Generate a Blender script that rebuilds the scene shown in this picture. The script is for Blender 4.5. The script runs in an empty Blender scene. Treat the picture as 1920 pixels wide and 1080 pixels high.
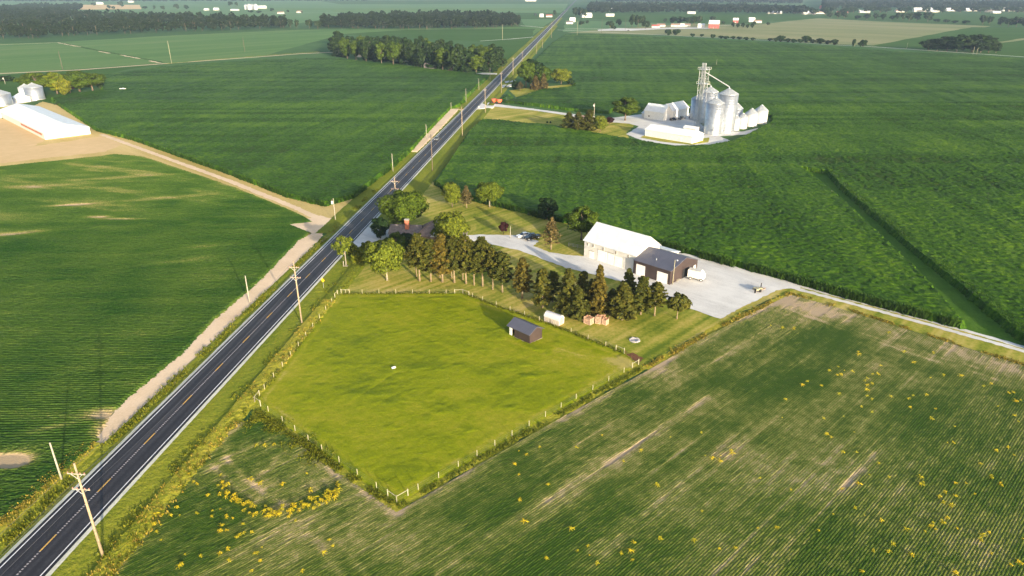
import bpy, math, random
import numpy as np
rng = np.random.default_rng(7)
random.seed(7)
S = bpy.context.scene
COL = S.collection
R = math.radians

# ------------------------------------------------------------------ camera model (for laying the place out in metres)
F = 1290.0; YH = -24.0; H = 72.0
TH = math.atan((540 - YH) / F); CT, ST = math.cos(TH), math.sin(TH)
def P(px, py, z=0.0):
    x = (px - 960) / F; y = (py - 540) / F
    t = (z - H) / (-(ST + y * CT))
    return (x * t, (CT - y * ST) * t)
def zat(Y, py):
    y = (py - 540) / F
    return H - Y * (ST + y * CT) / (CT - y * ST)
def mpp(px, py):
    a = P(px, py); return math.sqrt(a[0] ** 2 + a[1] ** 2 + H * H) / F
GR = R(-44.5)                      # the survey grid: local x towards lower right, local y away to upper right
UX, UY = (math.cos(GR), math.sin(GR)), (-math.sin(GR), math.cos(GR))
def grid(o, a, b): return (o[0] + UX[0] * a + UY[0] * b, o[1] + UX[1] * a + UY[1] * b)

# ------------------------------------------------------------------ object helpers
def tag(o, label=None, cat=None, group=None, kind=None):
    if label: o['label'] = label
    if cat: o['category'] = cat
    if group: o['group'] = group
    if kind: o['kind'] = kind
    return o
def empty(name, loc, rz=0.0, label=None, cat=None, group=None, sc=1.0):
    o = bpy.data.objects.new(name, None); COL.objects.link(o)
    o.empty_display_size = 0.3
    o.location = (loc[0], loc[1], loc[2] if len(loc) > 2 else 0.0); o.rotation_euler = (0, 0, rz); o.scale = (sc,) * 3
    return tag(o, label, cat, group)
def link(name, me, parent=None):
    o = bpy.data.objects.new(name, me); COL.objects.link(o)
    if parent: o.parent = parent
    return o
def copy_tree(o, parent=None):
    c = o.copy(); COL.objects.link(c); c.parent = parent
    for ch in o.children: copy_tree(ch, c)
    return c
def npmesh(name, v, f, mat=None, smooth=False):
    v = np.asarray(v, dtype=np.float32); f = np.asarray(f, dtype=np.int32)
    me = bpy.data.meshes.new(name)
    n, k = f.shape
    me.vertices.add(len(v)); me.vertices.foreach_set('co', v.ravel())
    me.loops.add(n * k); me.loops.foreach_set('vertex_index', f.ravel())
    me.polygons.add(n); me.polygons.foreach_set('loop_start', np.arange(0, n * k, k, dtype=np.int32))
    me.polygons.foreach_set('use_smooth', np.full(n, smooth, dtype=bool))
    me.update(calc_edges=True)
    if mat: me.materials.append(mat)
    return me

class MB:
    def __init__(self): self.v = []; self.f = []
    def add(self, v, f):
        b = len(self.v); self.v += [tuple(p) for p in v]; self.f += [tuple(b + i for i in q) for q in f]; return self
    def box(self, x0, y0, z0, x1, y1, z1):
        return self.add([(x0,y0,z0),(x1,y0,z0),(x1,y1,z0),(x0,y1,z0),(x0,y0,z1),(x1,y0,z1),(x1,y1,z1),(x0,y1,z1)],
            [(0,3,2,1),(4,5,6,7),(0,1,5,4),(1,2,6,5),(2,3,7,6),(3,0,4,7)])
    def tube(self, pts, rad, n=8, cap=True):
        pts = [np.array(p, float) for p in pts]
        if not hasattr(rad, '__len__'): rad = [rad] * len(pts)
        b = len(self.v)
        for i, p in enumerate(pts):
            d = pts[min(i + 1, len(pts) - 1)] - pts[max(i - 1, 0)]; d = d / (np.linalg.norm(d) + 1e-9)
            a = np.cross(d, (0, 0, 1) if abs(d[2]) < .95 else (1, 0, 0)); a /= np.linalg.norm(a); c = np.cross(d, a)
            for k in range(n):
                w = 2 * math.pi * k / n
                self.v.append(tuple(p + rad[i] * (math.cos(w) * a + math.sin(w) * c)))
        for i in range(len(pts) - 1):
            for k in range(n):
                q = (k + 1) % n
                self.f.append((b + i*n + k, b + i*n + q, b + (i+1)*n + q, b + (i+1)*n + k))
        if cap:
            self.f.append(tuple(b + k for k in range(n))[::-1]); self.f.append(tuple(b + (len(pts)-1)*n + k for k in range(n)))
        return self
    def prism(self, prof, y0, y1, axis='y'):          # prof: (a, z) outline swept along an axis
        n = len(prof)
        if axis == 'y': v = [(a, y0, z) for a, z in prof] + [(a, y1, z) for a, z in prof]
        else: v = [(y0, a, z) for a, z in prof] + [(y1, a, z) for a, z in prof]
        return self.add(v, [tuple(range(n))[::-1], tuple(range(n, 2*n))] + [(i, (i+1) % n, n + (i+1) % n, n + i) for i in range(n)])
    def lathe(self, prof, n=24, c=(0, 0)):
        b = len(self.v)
        for r, z in prof:
            for k in range(n):
                w = 2 * math.pi * k / n
                self.v.append((c[0] + r * math.cos(w), c[1] + r * math.sin(w), z))
        for i in range(len(prof) - 1):
            for k in range(n):
                q = (k + 1) % n
                self.f.append((b + i*n + k, b + i*n + q, b + (i+1)*n + q, b + (i+1)*n + k))
        self.f.append(tuple(b + (len(prof)-1)*n + k for k in range(n)))
        return self
    def build(self, name, mat, parent=None, smooth=False):
        me = bpy.data.meshes.new(name); me.from_pydata(self.v, [], self.f)
        if smooth:
            for p in me.polygons: p.use_smooth = True
        me.materials.append(mat); me.validate()
        return link(name, me, parent)

# ------------------------------------------------------------------ noise on arrays
def _hash(ix, iy, seed):
    h = (ix.astype(np.int64) * 374761393 + iy.astype(np.int64) * 668265263 + seed * 1274126177) & 0xffffffff
    h = ((h ^ (h >> 13)) * 1274126177) & 0xffffffff
    return ((h ^ (h >> 16)) & 0xffff) / 65535.0
def vn(x, y, seed=0):
    ix = np.floor(x); iy = np.floor(y); fx = x - ix; fy = y - iy
    fx = fx * fx * (3 - 2 * fx); fy = fy * fy * (3 - 2 * fy)
    a = _hash(ix, iy, seed); b = _hash(ix + 1, iy, seed); c = _hash(ix, iy + 1, seed); d = _hash(ix + 1, iy + 1, seed)
    return (a * (1 - fx) + b * fx) * (1 - fy) + (c * (1 - fx) + d * fx) * fy
def fbm(x, y, seed=0, o=3):
    t = 0; w = .5; n = 0
    for i in range(o): t = t + w * vn(x, y, seed + i * 17); n += w; x = x * 2.03; y = y * 2.03; w *= .5
    return t / n
def inside(poly, x, y):
    r = np.zeros(x.shape, bool); n = len(poly); j = n - 1
    for i in range(n):
        xi, yi = poly[i]; xj, yj = poly[j]
        if yi != yj:
            r ^= ((yi > y) != (yj > y)) & (x < (xj - xi) * (y - yi) / (yj - yi) + xi)
        j = i
    return r
def sstep(a, b, x):
    t = np.clip((x - a) / (b - a), 0, 1); return t * t * (3 - 2 * t)
def px(poly, z=0.0): return [P(a, b, z) for a, b in poly]

# ------------------------------------------------------------------ materials
def newmat(name):
    m = bpy.data.materials.new(name); m.use_nodes = True
    nt = m.node_tree; b = nt.nodes['Principled BSDF']; b.inputs['Roughness'].default_value = .85
    b.inputs['Specular IOR Level'].default_value = .04
    return m, nt, b
def N(nt, t, **kw):
    n = nt.nodes.new(t)
    for k, v in kw.items():
        if k.startswith('_'): setattr(n, k[1:], v)
        else: n.inputs[k.replace('0_', '')].default_value = v
    return n
def ramp(nt, fac, stops):
    r = nt.nodes.new('ShaderNodeValToRGB'); e = r.color_ramp.elements
    while len(e) < len(stops): e.new(.5)
    for el, (p, c) in zip(e, stops): el.position = p; el.color = (*c, 1)
    nt.links.new(fac, r.inputs[0]); return r.outputs[0]
def noise(nt, vec, scale, detail=4, rough=.6, dist=0.):
    n = nt.nodes.new('ShaderNodeTexNoise'); n.inputs['Scale'].default_value = scale; n.inputs['Detail'].default_value = detail
    n.inputs['Roughness'].default_value = rough; n.inputs['Distortion'].default_value = dist
    nt.links.new(vec, n.inputs['Vector']); return n.outputs['Fac']
def mapped(nt, rot=0., sc=(1, 1, 1)):
    g = nt.nodes.new('ShaderNodeNewGeometry'); m = nt.nodes.new('ShaderNodeMapping'); m.vector_type = 'TEXTURE'
    m.inputs['Rotation'].default_value = (0, 0, rot); m.inputs['Scale'].default_value = sc
    nt.links.new(g.outputs['Position'], m.inputs['Vector']); return m.outputs[0]
def mix(nt, fac, a, b, mode='MIX'):
    m = nt.nodes.new('ShaderNodeMix'); m.data_type = 'RGBA'; m.blend_type = mode
    for s, i in ((fac, 0), (a, 6), (b, 7)):
        if isinstance(s, (int, float)): m.inputs[i].default_value = s
        elif isinstance(s, tuple): m.inputs[i].default_value = (*s, 1)
        else: nt.links.new(s, m.inputs[i])
    return m.outputs[2]
def math_(nt, op, a, b=0.5):
    m = nt.nodes.new('ShaderNodeMath'); m.operation = op
    for s, i in ((a, 0), (b, 1)):
        if isinstance(s, (int, float)): m.inputs[i].default_value = s
        else: nt.links.new(s, m.inputs[i])
    return m.outputs[0]
def bump(nt, b, h, strength, dist):
    n = nt.nodes.new('ShaderNodeBump'); n.inputs['Strength'].default_value = strength; n.inputs['Distance'].default_value = dist
    nt.links.new(h, n.inputs['Height']); nt.links.new(n.outputs[0], b.inputs['Normal'])

def ground_mat(name, stops, big=.03, fine=1.5, rot=0., stretch=(1, 1, 1), bigw=.5, bstr=.6, bdist=.15, stripes=None):
    """mottled ground: broad patches plus plant-sized grain"""
    m, nt, b = newmat(name)
    v = mapped(nt, rot, stretch); w = mapped(nt)
    f1 = noise(nt, v, big, 4, .6, .5); f2 = noise(nt, w, fine, 3, .7)
    f = math_(nt, 'ADD', math_(nt, 'MULTIPLY', f1, bigw), math_(nt, 'MULTIPLY', f2, 1 - bigw))
    if stripes:
        v2 = mapped(nt, stripes[0], (stripes[1], 400, 1)); s_ = noise(nt, v2, 1., 1, .5)
        f = math_(nt, 'ADD', math_(nt, 'MULTIPLY', f, 1 - stripes[2]), math_(nt, 'MULTIPLY', s_, stripes[2]))
    c = ramp(nt, f, stops); nt.links.new(c, b.inputs['Base Color'])
    bump(nt, b, noise(nt, w, fine * 1.3, 3, .7), bstr, bdist)
    return m
def plain(name, c, rough=.7, metal=0., var=.12, scale=1.2, spec=.3, bumpy=0.):
    m, nt, b = newmat(name); b.inputs['Roughness'].default_value = rough; b.inputs['Metallic'].default_value = metal
    b.inputs['Specular IOR Level'].default_value = spec
    t = nt.nodes.new('ShaderNodeTexCoord')
    f = noise(nt, t.outputs['Object'], scale, 4, .65)
    lo = tuple(x * (1 - var * 1.6) for x in c); hi = tuple(min(1, x * (1 + var)) for x in c)
    nt.links.new(ramp(nt, f, [(.25, lo), (.75, hi)]), b.inputs['Base Color'])
    if bumpy: bump(nt, b, noise(nt, t.outputs['Object'], scale * 4, 3), bumpy, .05)
    return m
def ribbed(name, c, period=.6, axis=0, rough=.5, metal=0., var=.1, strength=.5, spec=.4):
    """sheet metal with standing ribs along one local axis"""
    m, nt, b = newmat(name); b.inputs['Roughness'].default_value = rough; b.inputs['Metallic'].default_value = metal
    b.inputs['Specular IOR Level'].default_value = spec
    t = nt.nodes.new('ShaderNodeTexCoord'); sp = nt.nodes.new('ShaderNodeSeparateXYZ'); nt.links.new(t.outputs['Object'], sp.inputs[0])
    s_ = math_(nt, 'SINE', math_(nt, 'MULTIPLY', sp.outputs[axis], 2 * math.pi / period), 0)
    f = noise(nt, t.outputs['Object'], .5, 4, .65)
    nt.links.new(ramp(nt, f, [(.25, tuple(x * (1 - var * 1.5) for x in c)), (.75, tuple(min(1, x * (1 + var)) for x in c))]), b.inputs['Base Color'])
    bump(nt, b, s_, strength, .03)
    return m
def leafmat(name, c, hue=.25, trans=.3):
    m, nt, b = newmat(name)
    g = nt.nodes.new('ShaderNodeNewGeometry'); oi = nt.nodes.new('ShaderNodeObjectInfo')
    dark = tuple(x * .5 for x in c); lite = (min(1, c[0] * (1.35 + hue)), min(1, c[1] * 1.4), c[2] * 1.15)
    col = ramp(nt, g.outputs['Random Per Island'], [(0, dark), (.5, c), (1, lite)])
    k = ramp(nt, oi.outputs['Random'], [(0, (.8, .86, .85)), (1, (1.12, 1.04, .95))])
    col = mix(nt, 1.0, col, k, 'MULTIPLY')
    nt.links.new(col, b.inputs['Base Color']); b.inputs['Roughness'].default_value = .7; b.inputs['Specular IOR Level'].default_value = .10
    tr = nt.nodes.new('ShaderNodeBsdfTranslucent'); nt.links.new(col, tr.inputs['Color'])
    mx = nt.nodes.new('ShaderNodeMixShader'); mx.inputs[0].default_value = trans
    out = nt.nodes['Material Output']
    nt.links.new(b.outputs[0], mx.inputs[1]); nt.links.new(tr.outputs[0], mx.inputs[2]); nt.links.new(mx.outputs[0], out.inputs['Surface'])
    return m
def cropmat(name, soil, sparse, leaf, leaf2, grain=2.2, amp=.7):
    """crop field: the vertex attribute 'veg' says how much of the soil the plants cover"""
    m, nt, b = newmat(name)
    a = nt.nodes.new('ShaderNodeAttribute'); a.attribute_name = 'veg'
    w = mapped(nt)
    f = noise(nt, w, grain, 2, .8)
    v = math_(nt, 'ADD', a.outputs['Fac'], math_(nt, 'MULTIPLY', math_(nt, 'SUBTRACT', f, .5), amp))
    c = ramp(nt, v, [(.12, soil), (.38, sparse), (.62, leaf), (.95, leaf2)])
    nt.links.new(c, b.inputs['Base Color']); b.inputs['Roughness'].default_value = .65
    bump(nt, b, noise(nt, w, grain * 1.7, 3, .7), .7, .12)
    return m
M = {}
M['ground'] = ground_mat('ground_green', [(.3, (.035,.085,.022)), (.55, (.06,.125,.035)), (.8, (.10,.16,.055))], big=.003, fine=.05, bigw=.6, rot=R(-45), stretch=(1, 3, 1))
M['verge'] = ground_mat('verge_grass', [(.25, (.06,.095,.010)), (.42, (.13,.165,.014)), (.6, (.21,.215,.022)), (.85, (.33,.26,.06))], big=.09, fine=1.4, rot=R(-5.9), stretch=(1, 5, 1), bigw=.55, bstr=.9, bdist=.3)
M['weeds'] = ground_mat('weedy_bank', [(.25, (.13,.165,.014)), (.42, (.25,.255,.022)), (.6, (.36,.31,.04)), (.85, (.44,.30,.09))], big=.10, fine=1.1, rot=R(-5.9), stretch=(1, 3, 1), bigw=.5, bstr=.9, bdist=.35)
M['lawn'] = ground_mat('lawn_grass', [(.36, (.10,.145,.014)), (.45, (.215,.235,.026)), (.54, (.37,.315,.07)), (.66, (.54,.41,.16))], big=.05, fine=1.2, bigw=.6, bstr=.5, bdist=.10, stripes=(R(-44.5), 1.6, .34))
M['paddock'] = ground_mat('paddock_grass', [(.28, (.085,.12,.008)), (.42, (.165,.215,.008)), (.56, (.225,.265,.010)), (.78, (.31,.29,.03))], big=.16, fine=1.3, bigw=.58, bstr=.9, bdist=.12, stripes=(R(44), 1.3, .12))
M['dirt'] = ground_mat('bare_dirt', [(.3, (.56,.41,.265)), (.55, (.70,.535,.375)), (.8, (.78,.62,.45))], big=.12, fine=2.2, bigw=.55, bstr=.4, bdist=.06)
M['drygrass'] = ground_mat('dry_grass_lane', [(.25, (.26,.235,.05)), (.42, (.44,.33,.11)), (.6, (.60,.45,.20)), (.85, (.66,.50,.30))], big=.08, fine=1.4, rot=R(-44.5), stretch=(7, 1, 1), bigw=.6, bstr=.6, bdist=.1)
def gravelmat():
    m, nt, b = newmat('pale_gravel'); w = mapped(nt); v = mapped(nt, R(-44.5), (6, 1, 1))
    f = math_(nt, 'ADD', math_(nt, 'ADD', math_(nt, 'MULTIPLY', noise(nt, w, .09, 5, .6), .45), math_(nt, 'MULTIPLY', noise(nt, v, .55, 4, .7), .30)), math_(nt, 'MULTIPLY', noise(nt, w, 3., 3), .25))
    nt.links.new(ramp(nt, f, [(.34, (.36,.345,.335)), (.44, (.54,.525,.505)), (.55, (.64,.625,.60)), (.75, (.72,.70,.67))]), b.inputs['Base Color'])
    bump(nt, b, noise(nt, w, 4., 3), .5, .05); return m
M['gravel'] = gravelmat()
M['shoulder'] = ground_mat('shoulder_gravel', [(.3, (.36,.37,.31)), (.55, (.52,.52,.46)), (.8, (.62,.61,.55))], big=.5, fine=3.0, bigw=.5, bstr=.5, bdist=.05)
M['hay'] = ground_mat('mown_hay', [(.3, (.12,.16,.06)), (.5, (.22,.23,.105)), (.75, (.31,.28,.16))], big=.012, fine=.25, rot=R(-45), stretch=(5, 1, 1), bigw=.65)
M['fieldA'] = ground_mat('far_soy', [(.3, (.065,.145,.035)), (.5, (.10,.185,.05)), (.68, (.15,.205,.07)), (.88, (.32,.26,.14))], big=.02, fine=.35, rot=R(48), stretch=(8, 1, 1), bigw=.7)
M['fieldB'] = ground_mat('far_corn', [(.3, (.035,.085,.012)), (.55, (.05,.11,.016)), (.85, (.08,.135,.028))], big=.02, fine=.35, rot=R(4), stretch=(10, 1, 1), bigw=.6)
M['fieldC'] = ground_mat('far_pale_crop', [(.3, (.08,.17,.06)), (.55, (.11,.20,.075)), (.85, (.16,.23,.10))], big=.006, fine=.1, rot=R(-45), stretch=(6, 1, 1), bigw=.6)
M['tan'] = ground_mat('far_stubble', [(.3, (.54,.38,.19)), (.8, (.70,.50,.28))], big=.02, fine=.2)
M['corn'] = cropmat('corn_leaves', (.05,.06,.012), (.018,.046,.003), (.033,.082,.004), (.085,.15,.008), grain=1.3, amp=1.05)
M['paddock'] = cropmat('paddock_grass', (.40,.33,.09), (.275,.27,.016), (.20,.232,.005), (.115,.155,.005), grain=1.8, amp=.5)
M['lush'] = ground_mat('lush_grass', [(.3, (.04,.095,.010)), (.55, (.07,.145,.015)), (.8, (.13,.20,.03))], big=.2, fine=1.5)
M['soy'] = cropmat('soybean_rows', (.40,.30,.195), (.205,.19,.065), (.100,.125,.022), (.035,.071,.008), grain=3.4, amp=.85)
M['soyL'] = cropmat('soybean_rows_deep', (.42,.31,.19), (.15,.15,.045), (.050,.090,.013), (.014,.045,.006))
def asphalt():
    m, nt, b = newmat('asphalt'); w = mapped(nt); v = mapped(nt, R(-5.9), (1, 30, 1))
    g = nt.nodes.new('ShaderNodeNewGeometry'); sp = nt.nodes.new('ShaderNodeSeparateXYZ'); nt.links.new(g.outputs['Position'], sp.inputs[0])
    off = math_(nt, 'ADD', math_(nt, 'SUBTRACT', sp.outputs[0], math_(nt, 'MULTIPLY', sp.outputs[1], .102)), 72.8)
    lane = math_(nt, 'ABSOLUTE', off, 0)                                   # worn, polished wheel paths and the oily strip between them
    wear = math_(nt, 'ABSOLUTE', math_(nt, 'SUBTRACT', math_(nt, 'ABSOLUTE', math_(nt, 'SUBTRACT', lane, 1.62), 0), .78), 0)
    wear = math_(nt, 'SUBTRACT', .55, wear)
    f = math_(nt, 'ADD', math_(nt, 'MULTIPLY', noise(nt, v, .9, 3), .45), math_(nt, 'MULTIPLY', noise(nt, w, 3, 3), .3))
    f = math_(nt, 'ADD', math_(nt, 'ADD', f, math_(nt, 'MULTIPLY', wear, .22)), math_(nt, 'MULTIPLY', noise(nt, w, .05, 3), .2))
    nt.links.new(ramp(nt, f, [(.3, (.011,.010,.013)), (.5, (.020,.018,.022)), (.72, (.050,.046,.052))]), b.inputs['Base Color'])
    b.inputs['Roughness'].default_value = .65; b.inputs['Specular IOR Level'].default_value = .32; bump(nt, b, noise(nt, w, 8, 2), .3, .02); return m
M['asphalt'] = asphalt()
M['white_line'] = plain('white_road_paint', (.72,.71,.74), .7, scale=.8, var=.15)
M['yellow_line'] = plain('yellow_road_paint', (.62,.36,.06), .7, scale=.8, var=.2)
M['rumble'] = plain('milled_rumble_strip', (.40,.36,.37), .8, scale=2., var=.3)
M['pole'] = plain('weathered_pole_wood', (.34,.265,.18), .85, scale=3, var=.25)
M['polegrey'] = plain('grey_pole_wood', (.36,.33,.27), .85, scale=3, var=.2)
M['post'] = plain('treated_fence_wood', (.38,.35,.23), .85, scale=3, var=.2)
M['wire'] = plain('dark_wire', (.10,.10,.11), .5)
M['steelwire'] = plain('galvanised_wire', (.35,.35,.33), .5)
M['ceramic'] = plain('porcelain', (.45,.2,.16), .4)
M['greymetal'] = plain('grey_painted_metal', (.55,.56,.56), .5, scale=2)
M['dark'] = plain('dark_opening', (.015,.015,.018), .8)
M['black'] = plain('black_rubber', (.02,.02,.022), .8)
M['glass'] = plain('window_glass', (.04,.05,.06), .15, var=.3, spec=.6)
M['dimglass'] = plain('old_window_glass', (.28,.25,.21), .25, var=.3, spec=.5)
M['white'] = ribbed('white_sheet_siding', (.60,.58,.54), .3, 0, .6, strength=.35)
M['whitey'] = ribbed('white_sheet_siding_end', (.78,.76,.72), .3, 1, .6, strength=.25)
M['whiteroof'] = ribbed('pale_metal_roof', (.62,.645,.675), .5, 0, .45, strength=.15, spec=.5)
M['brightroof'] = ribbed('bright_white_roof', (.80,.80,.79), .5, 0, .45, strength=.12, spec=.5)
M['trim'] = plain('white_trim', (.78,.76,.72), .6)
M['doorwhite'] = ribbed('white_overhead_door', (.80,.78,.75), .5, 2, .6, strength=.4)
M['brownwall'] = ribbed('dark_brown_siding', (.048,.033,.032), .3, 0, .55, strength=.5, var=.2)
M['brownwally'] = ribbed('dark_brown_siding_side', (.10,.055,.043), .3, 1, .55, strength=.5, var=.2)
M['slateroof'] = ribbed('charcoal_metal_roof', (.085,.087,.118), .6, 0, .5, strength=.3, spec=.5)
M['shingle'] = plain('grey_shingles', (.17,.145,.14), .9, scale=1.5, var=.35, bumpy=.5)
M['shinglebrown'] = plain('brown_shingles', (.27,.19,.155), .9, scale=1.5, var=.3, bumpy=.5)
M['brick'] = plain('red_brick', (.42,.15,.09), .9, scale=4, var=.3)
M['stucco'] = plain('pale_stucco', (.55,.52,.47), .9)
M['barnred'] = ribbed('red_barn_boards', (.34,.085,.075), .3, 0, .75, strength=.4, var=.2)
M['steel'] = ribbed('galvanised_bin_wall', (.42,.45,.49), .82, 2, .38, .75, var=.18, strength=.9)
M['steelroof'] = plain('galvanised_bin_roof', (.46,.49,.52), .45, .5, var=.16)
M['oldsteel'] = ribbed('dull_bin_wall', (.58,.58,.57), .82, 2, .55, .3, var=.1, strength=.5)
M['galv'] = plain('galvanised_frame', (.55,.56,.57), .45, .5)
M['concrete'] = plain('concrete', (.45,.43,.40), .9, scale=.8)
M['planks'] = plain('pallet_boards', (.55,.38,.27), .85, scale=3, var=.3)
M['log'] = plain('split_logs', (.40,.23,.15), .9, scale=3, var=.4)
M['poly'] = plain('greenhouse_sheet', (.56,.55,.58), .35, spec=.5)
M['polyside'] = ribbed('greenhouse_panel', (.44,.39,.36), .5, 0, .4, strength=.6)
M['carwhite'] = plain('white_car_paint', (.75,.76,.77), .3, spec=.6, var=.03)
M['carblack'] = plain('black_car_paint', (.012,.013,.016), .25, spec=.6, var=.1)
M['cargrey'] = plain('grey_car_paint', (.10,.11,.125), .3, spec=.6, var=.05)
M['orange'] = plain('orange_paint', (.62,.10,.035), .5, var=.15)
M['signyellow'] = plain('yellow_sign', (.80,.46,.02), .5, var=.04)
M['lamp'] = plain('clear_lamp', (.7,.7,.68), .2, spec=.7)
M['stone'] = plain('fire_pit_stones', (.42,.40,.41), .9, scale=2, var=.3)
M['rust'] = plain('rusty_gate', (.20,.085,.055), .7, var=.3)
M['gateearth'] = ground_mat('worn_red_earth', [(.3, (.12,.055,.03)), (.8, (.22,.11,.06))], big=.3, fine=2)
M['bark'] = plain('bark', (.16,.12,.085), .95, scale=3, var=.35)
M['barkpale'] = plain('pale_pine_bark', (.25,.19,.115), .95, scale=3, var=.3)  # paler tan bark tone for the conifer trunks
M['barkwhite'] = plain('pale_bark', (.28,.25,.19), .95, scale=3, var=.25)
M['L_oak'] = leafmat('leaf_oak', (.062,.105,.011))
M['L_light'] = leafmat('leaf_light', (.115,.155,.016))
M['L_yellow'] = leafmat('leaf_yellow', (.105,.15,.012))
M['L_dark'] = leafmat('leaf_dark', (.022,.048,.014))
M['L_wood'] = leafmat('leaf_wood', (.026,.050,.014))
M['L_far'] = leafmat('leaf_far_wood', (.015,.030,.008), .5)
M['L_pine'] = leafmat('needle_pine', (.082,.096,.017), .45, .25)
M['L_pinewarm'] = leafmat('needle_golden', (.125,.110,.022), .3, .25)
M['L_spruce'] = leafmat('needle_spruce', (.085,.096,.018), .35, .25)
M['L_brown'] = leafmat('needle_brown', (.11,.092,.038), .2, .15)
M['L_purple'] = leafmat('leaf_purple', (.028,.010,.014), .2, .2)
M['L_weed'] = leafmat('weed_leaf', (.14,.175,.016), .4, .4)
M['L_weedtan'] = leafmat('weed_dry', (.30,.25,.045), .3, .4)
M['L_corn'] = leafmat('volunteer_corn', (.56,.47,.03), .15, .35)
M['L_cornstalk'] = leafmat('corn_blade', (.035,.085,.012), .3, .3)
SKY, SUN, HAZE, EXPO = 0.145, 4.6, 0.9e-4, 1.29
# ------------------------------------------------------------------ ground sheets
_z = [0.004]
def jitter_poly(poly, step, amp, seed):
    out = []; r = np.random.default_rng(seed)
    n = len(poly)
    for i in range(n):
        (x0, y0), (x1, y1) = poly[i], poly[(i + 1) % n]
        L = math.hypot(x1 - x0, y1 - y0); k = max(1, min(160, int(L / step)))
        for j in range(k):
            t = j / k; d = amp * (r.random() - .5) * 2 if amp else 0
            nx, ny = -(y1 - y0) / (L + 1e-9), (x1 - x0) / (L + 1e-9)
            out.append((x0 + (x1 - x0) * t + nx * d, y0 + (y1 - y0) * t + ny * d))
    return out
def sheet(name, poly, mat, z=None, amp=.25, step=1.5, kind='structure', skirt=None):
    if z is None: _z[0] += .0025; z = _z[0]
    p = jitter_poly(poly, step, amp, len(_z) + int(abs(poly[0][0] * 7)) + len(poly))
    b = MB(); n = len(p)
    a = sum(p[i][0] * p[(i+1) % n][1] - p[(i+1) % n][0] * p[i][1] for i in range(n))
    if a < 0: p = p[::-1]
    b.v = [(x, y, z) for x, y in p]; b.f = [tuple(range(n))]
    if skirt is not None:
        b.v += [(x, y, skirt) for x, y in p]; b.f += [(i, n + i, n + (i+1) % n, (i+1) % n) for i in range(n)]
    o = b.build(name, mat); return tag(o, kind=kind)
def road_xy(Y, off):
    n = math.hypot(1, .102)
    return (-72.8 + .102 * Y + off / n, Y - off * .102 / n)
def strip_poly(pts, w0, w1=None):
    """a lane: centre line in pixels, widths in metres"""
    pts = [np.array(P(*p)) for p in pts]; w1 = w0 if w1 is None else w1; Lf, Rt = [], []
    for i, p in enumerate(pts):
        d = pts[min(i+1, len(pts)-1)] - pts[max(i-1, 0)]; d /= np.linalg.norm(d); nrm = np.array((-d[1], d[0]))
        w = w0 + (w1 - w0) * i / (len(pts) - 1)
        Lf.append(tuple(p + nrm * w / 2)); Rt.append(tuple(p - nrm * w / 2))
    return Lf + Rt[::-1]

G = MB(); k = 7600
G.add([(-k, -900, 0), (k, -900, 0), (k, 9000, 0), (-k, 9000, 0)], [(0, 1, 2, 3)])
tag(G.build('ground', M['ground']), kind='structure')

# far country, farthest first
far = [
 ('fieldC', [(-200,-6),(1070,-6),(1062,14),(-200,14)]), ('fieldB', [(1090,-12),(2200,-12),(2200,2),(1090,6)]),
 ('fieldC', [(-200,14),(1062,14),(1050,26),(560,30),(-200,27)]),
 ('fieldA', [(440,16),(1058,15),(1052,20),(470,23)]), ('fieldB', [(600,2),(1072,-2),(1066,7),(640,8)]),
 ('tan', [(140,9),(262,9),(265,17),(150,18)]),
 ('fieldC', [(150,19),(620,19),(640,30),(560,44),(200,30)]),
 ('fieldB', [(790,23),(1052,24),(1040,36),(980,38)]), ('fieldC', [(975,36),(1040,36),(1020,49),(985,49)]),
 ('fieldA', [(110,79),(330,66),(560,56),(985,50),(1022,49),(1000,66),(950,72),(640,64),(480,109),(300,119)]),
 ('fieldB', [(640,64),(760,56),(1003,54),(992,76),(942,80)]), ('fieldB', [(930,76),(1000,71),(965,106),(920,128),(880,128)]),
 ('fieldA', [(-150,92),(0,82),(112,79),(306,118),(0,140),(-150,150)]),
 ('fieldB', [(-150,152),(0,142),(300,121),(240,130),(190,142),(120,200),(60,186),(-150,190)]),
 ('fieldB', [(1115,22),(1500,26),(1545,33),(1390,45),(1180,40),(1080,33)]),
 ('fieldC', [(1060,38),(1180,42),(1290,45),(1200,55),(1055,60)]),
 ('fieldB', [(1540,22),(1960,22),(1960,47),(1860,49),(1640,38),(1545,32)]),
 ('hay', [(1060,61),(1180,52),(1300,44),(1400,48),(1535,34),(1640,40),(1860,49),(1640,85),(1573,83),(1440,74),(1250,66)]),
 ('fieldB', [(1632,86),(1822,51),(1960,52),(1960,106),(1870,103)]), ('hay', [(1868,79),(1960,66),(1960,71),(1880,80)]),
 ('fieldB', [(1868,103),(1990,108),(2300,120),(2300,60),(1960,52),(1960,70)]),
]
for mname, poly in far:
    sheet('field', px(poly), M[mname], amp=2., step=40)
for pts, w in [([(-150,150),(0,138),(150,131),(300,120),(480,107),(560,101),(626,98)], 4.5), ([(900,77),(960,73),(1004,69)], 5.), ([(640,24),(560,24),(480,24)], 5),
               ([(975,48),(1000,50),(1022,52)], 6), ([(1045,56),(1130,60),(1250,66),(1440,76),(1560,84),(1640,88),(1760,96),(1880,104),(2000,112)], 5.),
               ([(1060,54),(1180,54),(1300,51),(1400,45)], 6)]:
    sheet('lane', strip_poly(pts, w), M['dirt' if pts[0][0] < 0 else 'shoulder'], amp=.5, step=8)
sheet('ditch', strip_poly([(112,80),(170,92),(240,105),(306,117)], 5), M['fieldB'], amp=1.2, step=4)
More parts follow.
